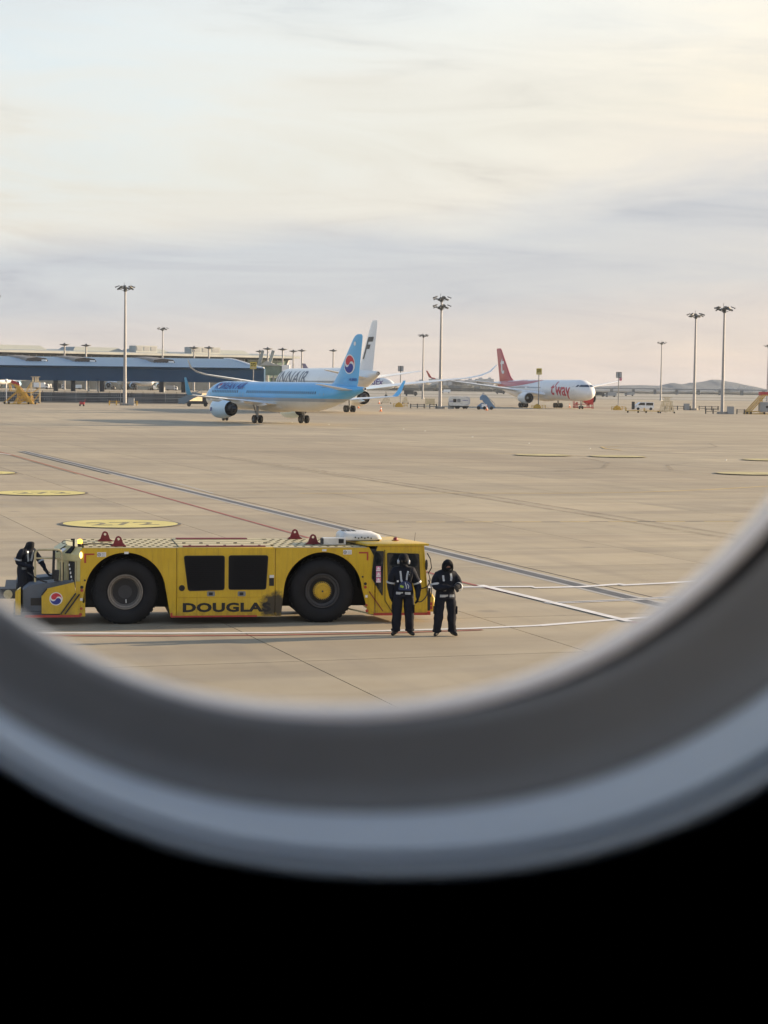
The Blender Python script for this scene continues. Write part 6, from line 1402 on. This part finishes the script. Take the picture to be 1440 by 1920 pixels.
# small vehicles far out on the right
for i, (u, v, lab, m_) in enumerate(((770, 742.5, 'dark distant truck beyond the white wings', 'equip_dark'), (836, 737.5, 'white distant truck right of the two ring mast', 'white_edge'), (1123, 744, 'dark distant truck right of the jet nose', 'equip_dark'), (1145, 744.5, 'grey distant truck under the red winglet', 'equip_grey'), (938, 739, 'dark distant truck under the jet tail', 'equip_dark'), (1180, 742.5, 'tiny truck with a lit headlamp', 'equip_grey'))):
    g = ground(u, v); t_ = dup(pr_, (g.x, g.y, 0), R(180 * (i % 2)), lab, 'distant trucks on the far apron', sc=1.25)
    for c_ in kids(t_):
        if c_.name.startswith('cargo_body') or c_.name.startswith('cab'): c_.data = c_.data.copy(); c_.data.materials[0] = MAT[m_]

# ------------------------------------------------------------------ far band: trees, raised road, hills, haze
rn = random.Random(3)
def treeline(Y, u0, u1, v0, hmin, hmax, name, label):
    b = MB(); a, c = at(u0, v0, Y).x, at(u1, v0, Y).x; x = a; i = 0
    while x < c:
        h = hmin + (hmax - hmin) * (.5 + .5 * sin(x * .013) * sin(x * .0041 + 2)) * rn.uniform(.75, 1.1); w = rn.uniform(9, 22)
        rg = []
        for z_, f_ in ((0, .8), (h * .45, 1.0), (h * .8, .7), (h, .2)): rg.append([Vector((x + w * f_ * cos(q) * rn.uniform(.8, 1.1), Y + rn.uniform(-20, 20) * 0 + w * f_ * sin(q), z_ * rn.uniform(.95, 1.03))) for q in [2 * pi * j / 7 for j in range(7)]])
        b.loft(rg); x += w * rn.uniform(.7, 1.1); i += 1
    o = b.build(name, 'tree_far', kind='stuff', smooth=0); o['label'] = label; return o
tag(treeline(2450, 640, 1000, 729, 5.5, 9.0, 'treeline', 'dark band of distant trees behind the wings'), 'dark band of distant trees behind the white wings', 'trees')
tag(treeline(2600, -40, 660, 722, 4, 8.0, 'treeline', ''), 'distant trees glimpsed left beyond the terminal', 'trees')
tag(treeline(2500, 990, 1500, 731, 1.8, 4.2, 'treeline', ''), 'low dark scrub below the raised road', 'scrub')
for i in range(15):
    u = 790 + (i * 37 % 130) + rn.uniform(-4, 4) if i < 11 else 1180 + i * 16; Y = 3000; h = rn.uniform(12, 19) if i < 11 else rn.uniform(7, 9); p = at(u, 720, Y); w = rn.uniform(5, 10)
    o = MB().span((-w, 0, 0), (w, 20, h)).span((-w * .4, 2, h), (w * .3, 10, h + 2)).build('distant_building', 'far_building', smooth=0, loc=(p.x, p.y, 0)); tag(o, (['narrow', 'broad', 'low', 'tall', 'squat', 'slim', 'stepped', 'short', 'wide', 'lone', 'hazy'][i] + ' pale block on the far skyline behind the trees') if i < 11 else ('leftmost', 'second', 'third', 'rightmost')[i - 11] + ' tiny pale block beyond the raised road', 'building', 'blocks on the skyline' if i < 11 else 'blocks beyond the raised road')
Yb = 2200; xa, xb = at(1105, 730, Yb).x, at(1500, 730, Yb).x
rd = thing('raised_road', 'long dark raised road running below the hills', 'viaduct', (0, Yb, 0))
MB().span((xa, 0, 5.3), (xb, 14, 6.3)).build('deck', 'bridge_deck', rd, smooth=0)
x = xa; 
while x < xb: MB().span((x, 3, 0), (x + 2.5, 10, 5.0)).build('pier', 'bridge_deck', rd, smooth=0); x += 24
pts = [(560, 727.5), (640, 726.5), (700, 727), (800, 726.5), (900, 727.2), (1000, 727.5), (1060, 726), (1120, 724.6), (1160, 723.6), (1200, 722.6), (1238, 722.5), (1248, 718.5), (1256, 716.8), (1263, 716.5), (1270, 718.2), (1276, 719.2), (1284, 718.4), (1292, 716.8), (1300, 716.6), (1312, 716.4), (1326, 714.8), (1334, 713.4), (1344, 713.2), (1354, 714.5), (1366, 716.6), (1380, 718.2), (1392, 720.5), (1402, 724), (1412, 727), (1430, 729), (1470, 730.5)]
Yh = 4000; top = []
for (u0, v0), (u1, v1) in zip(pts[:-1], pts[1:]):
    for k_ in range(3): t = k_ / 3; top.append((u0 + (u1 - u0) * t, v0 + (v1 - v0) * t + rn.uniform(-.18, .18)))
R0 = [at(u, v, Yh) for u, v in top]
b = MB(); rows = []
for fy, fz in ((-330, 0), (-220, .35), (-110, .72), (0, 1.0), (250, .5), (500, 0)): rows.append([Vector((p.x, p.y + fy + 30 * sin(p.x * .01 + fy), max(-2, p.z * fz * (1 + .08 * sin(p.x * .03 + fy * .02))) if fz else -2)) for p in R0])
b.loft(rows, close=False, cap=False); struct(b.build('hills', 'hill', smooth=0))
hz = MB().span((-4500, -60, -1.5), (4500, 5900, 46)).mesh('haze', [], 0)
m = bpy.data.materials.new('haze_air'); m.use_nodes = True; t = m.node_tree; t.nodes.clear()
pv = N(t, 'ShaderNodeVolumePrincipled', inp={'Color': (.74, .84, .98, 1), 'Density': 6.5e-5, 'Anisotropy': .2}); o_ = N(t, 'ShaderNodeOutputMaterial'); L(t, pv.outputs[0], o_.inputs['Volume'])
hz.materials.append(m); o = bpy.data.objects.new('haze', hz); COL.objects.link(o); tag(o, 'thin pale haze over the airfield', 'haze'); o['kind'] = 'stuff'
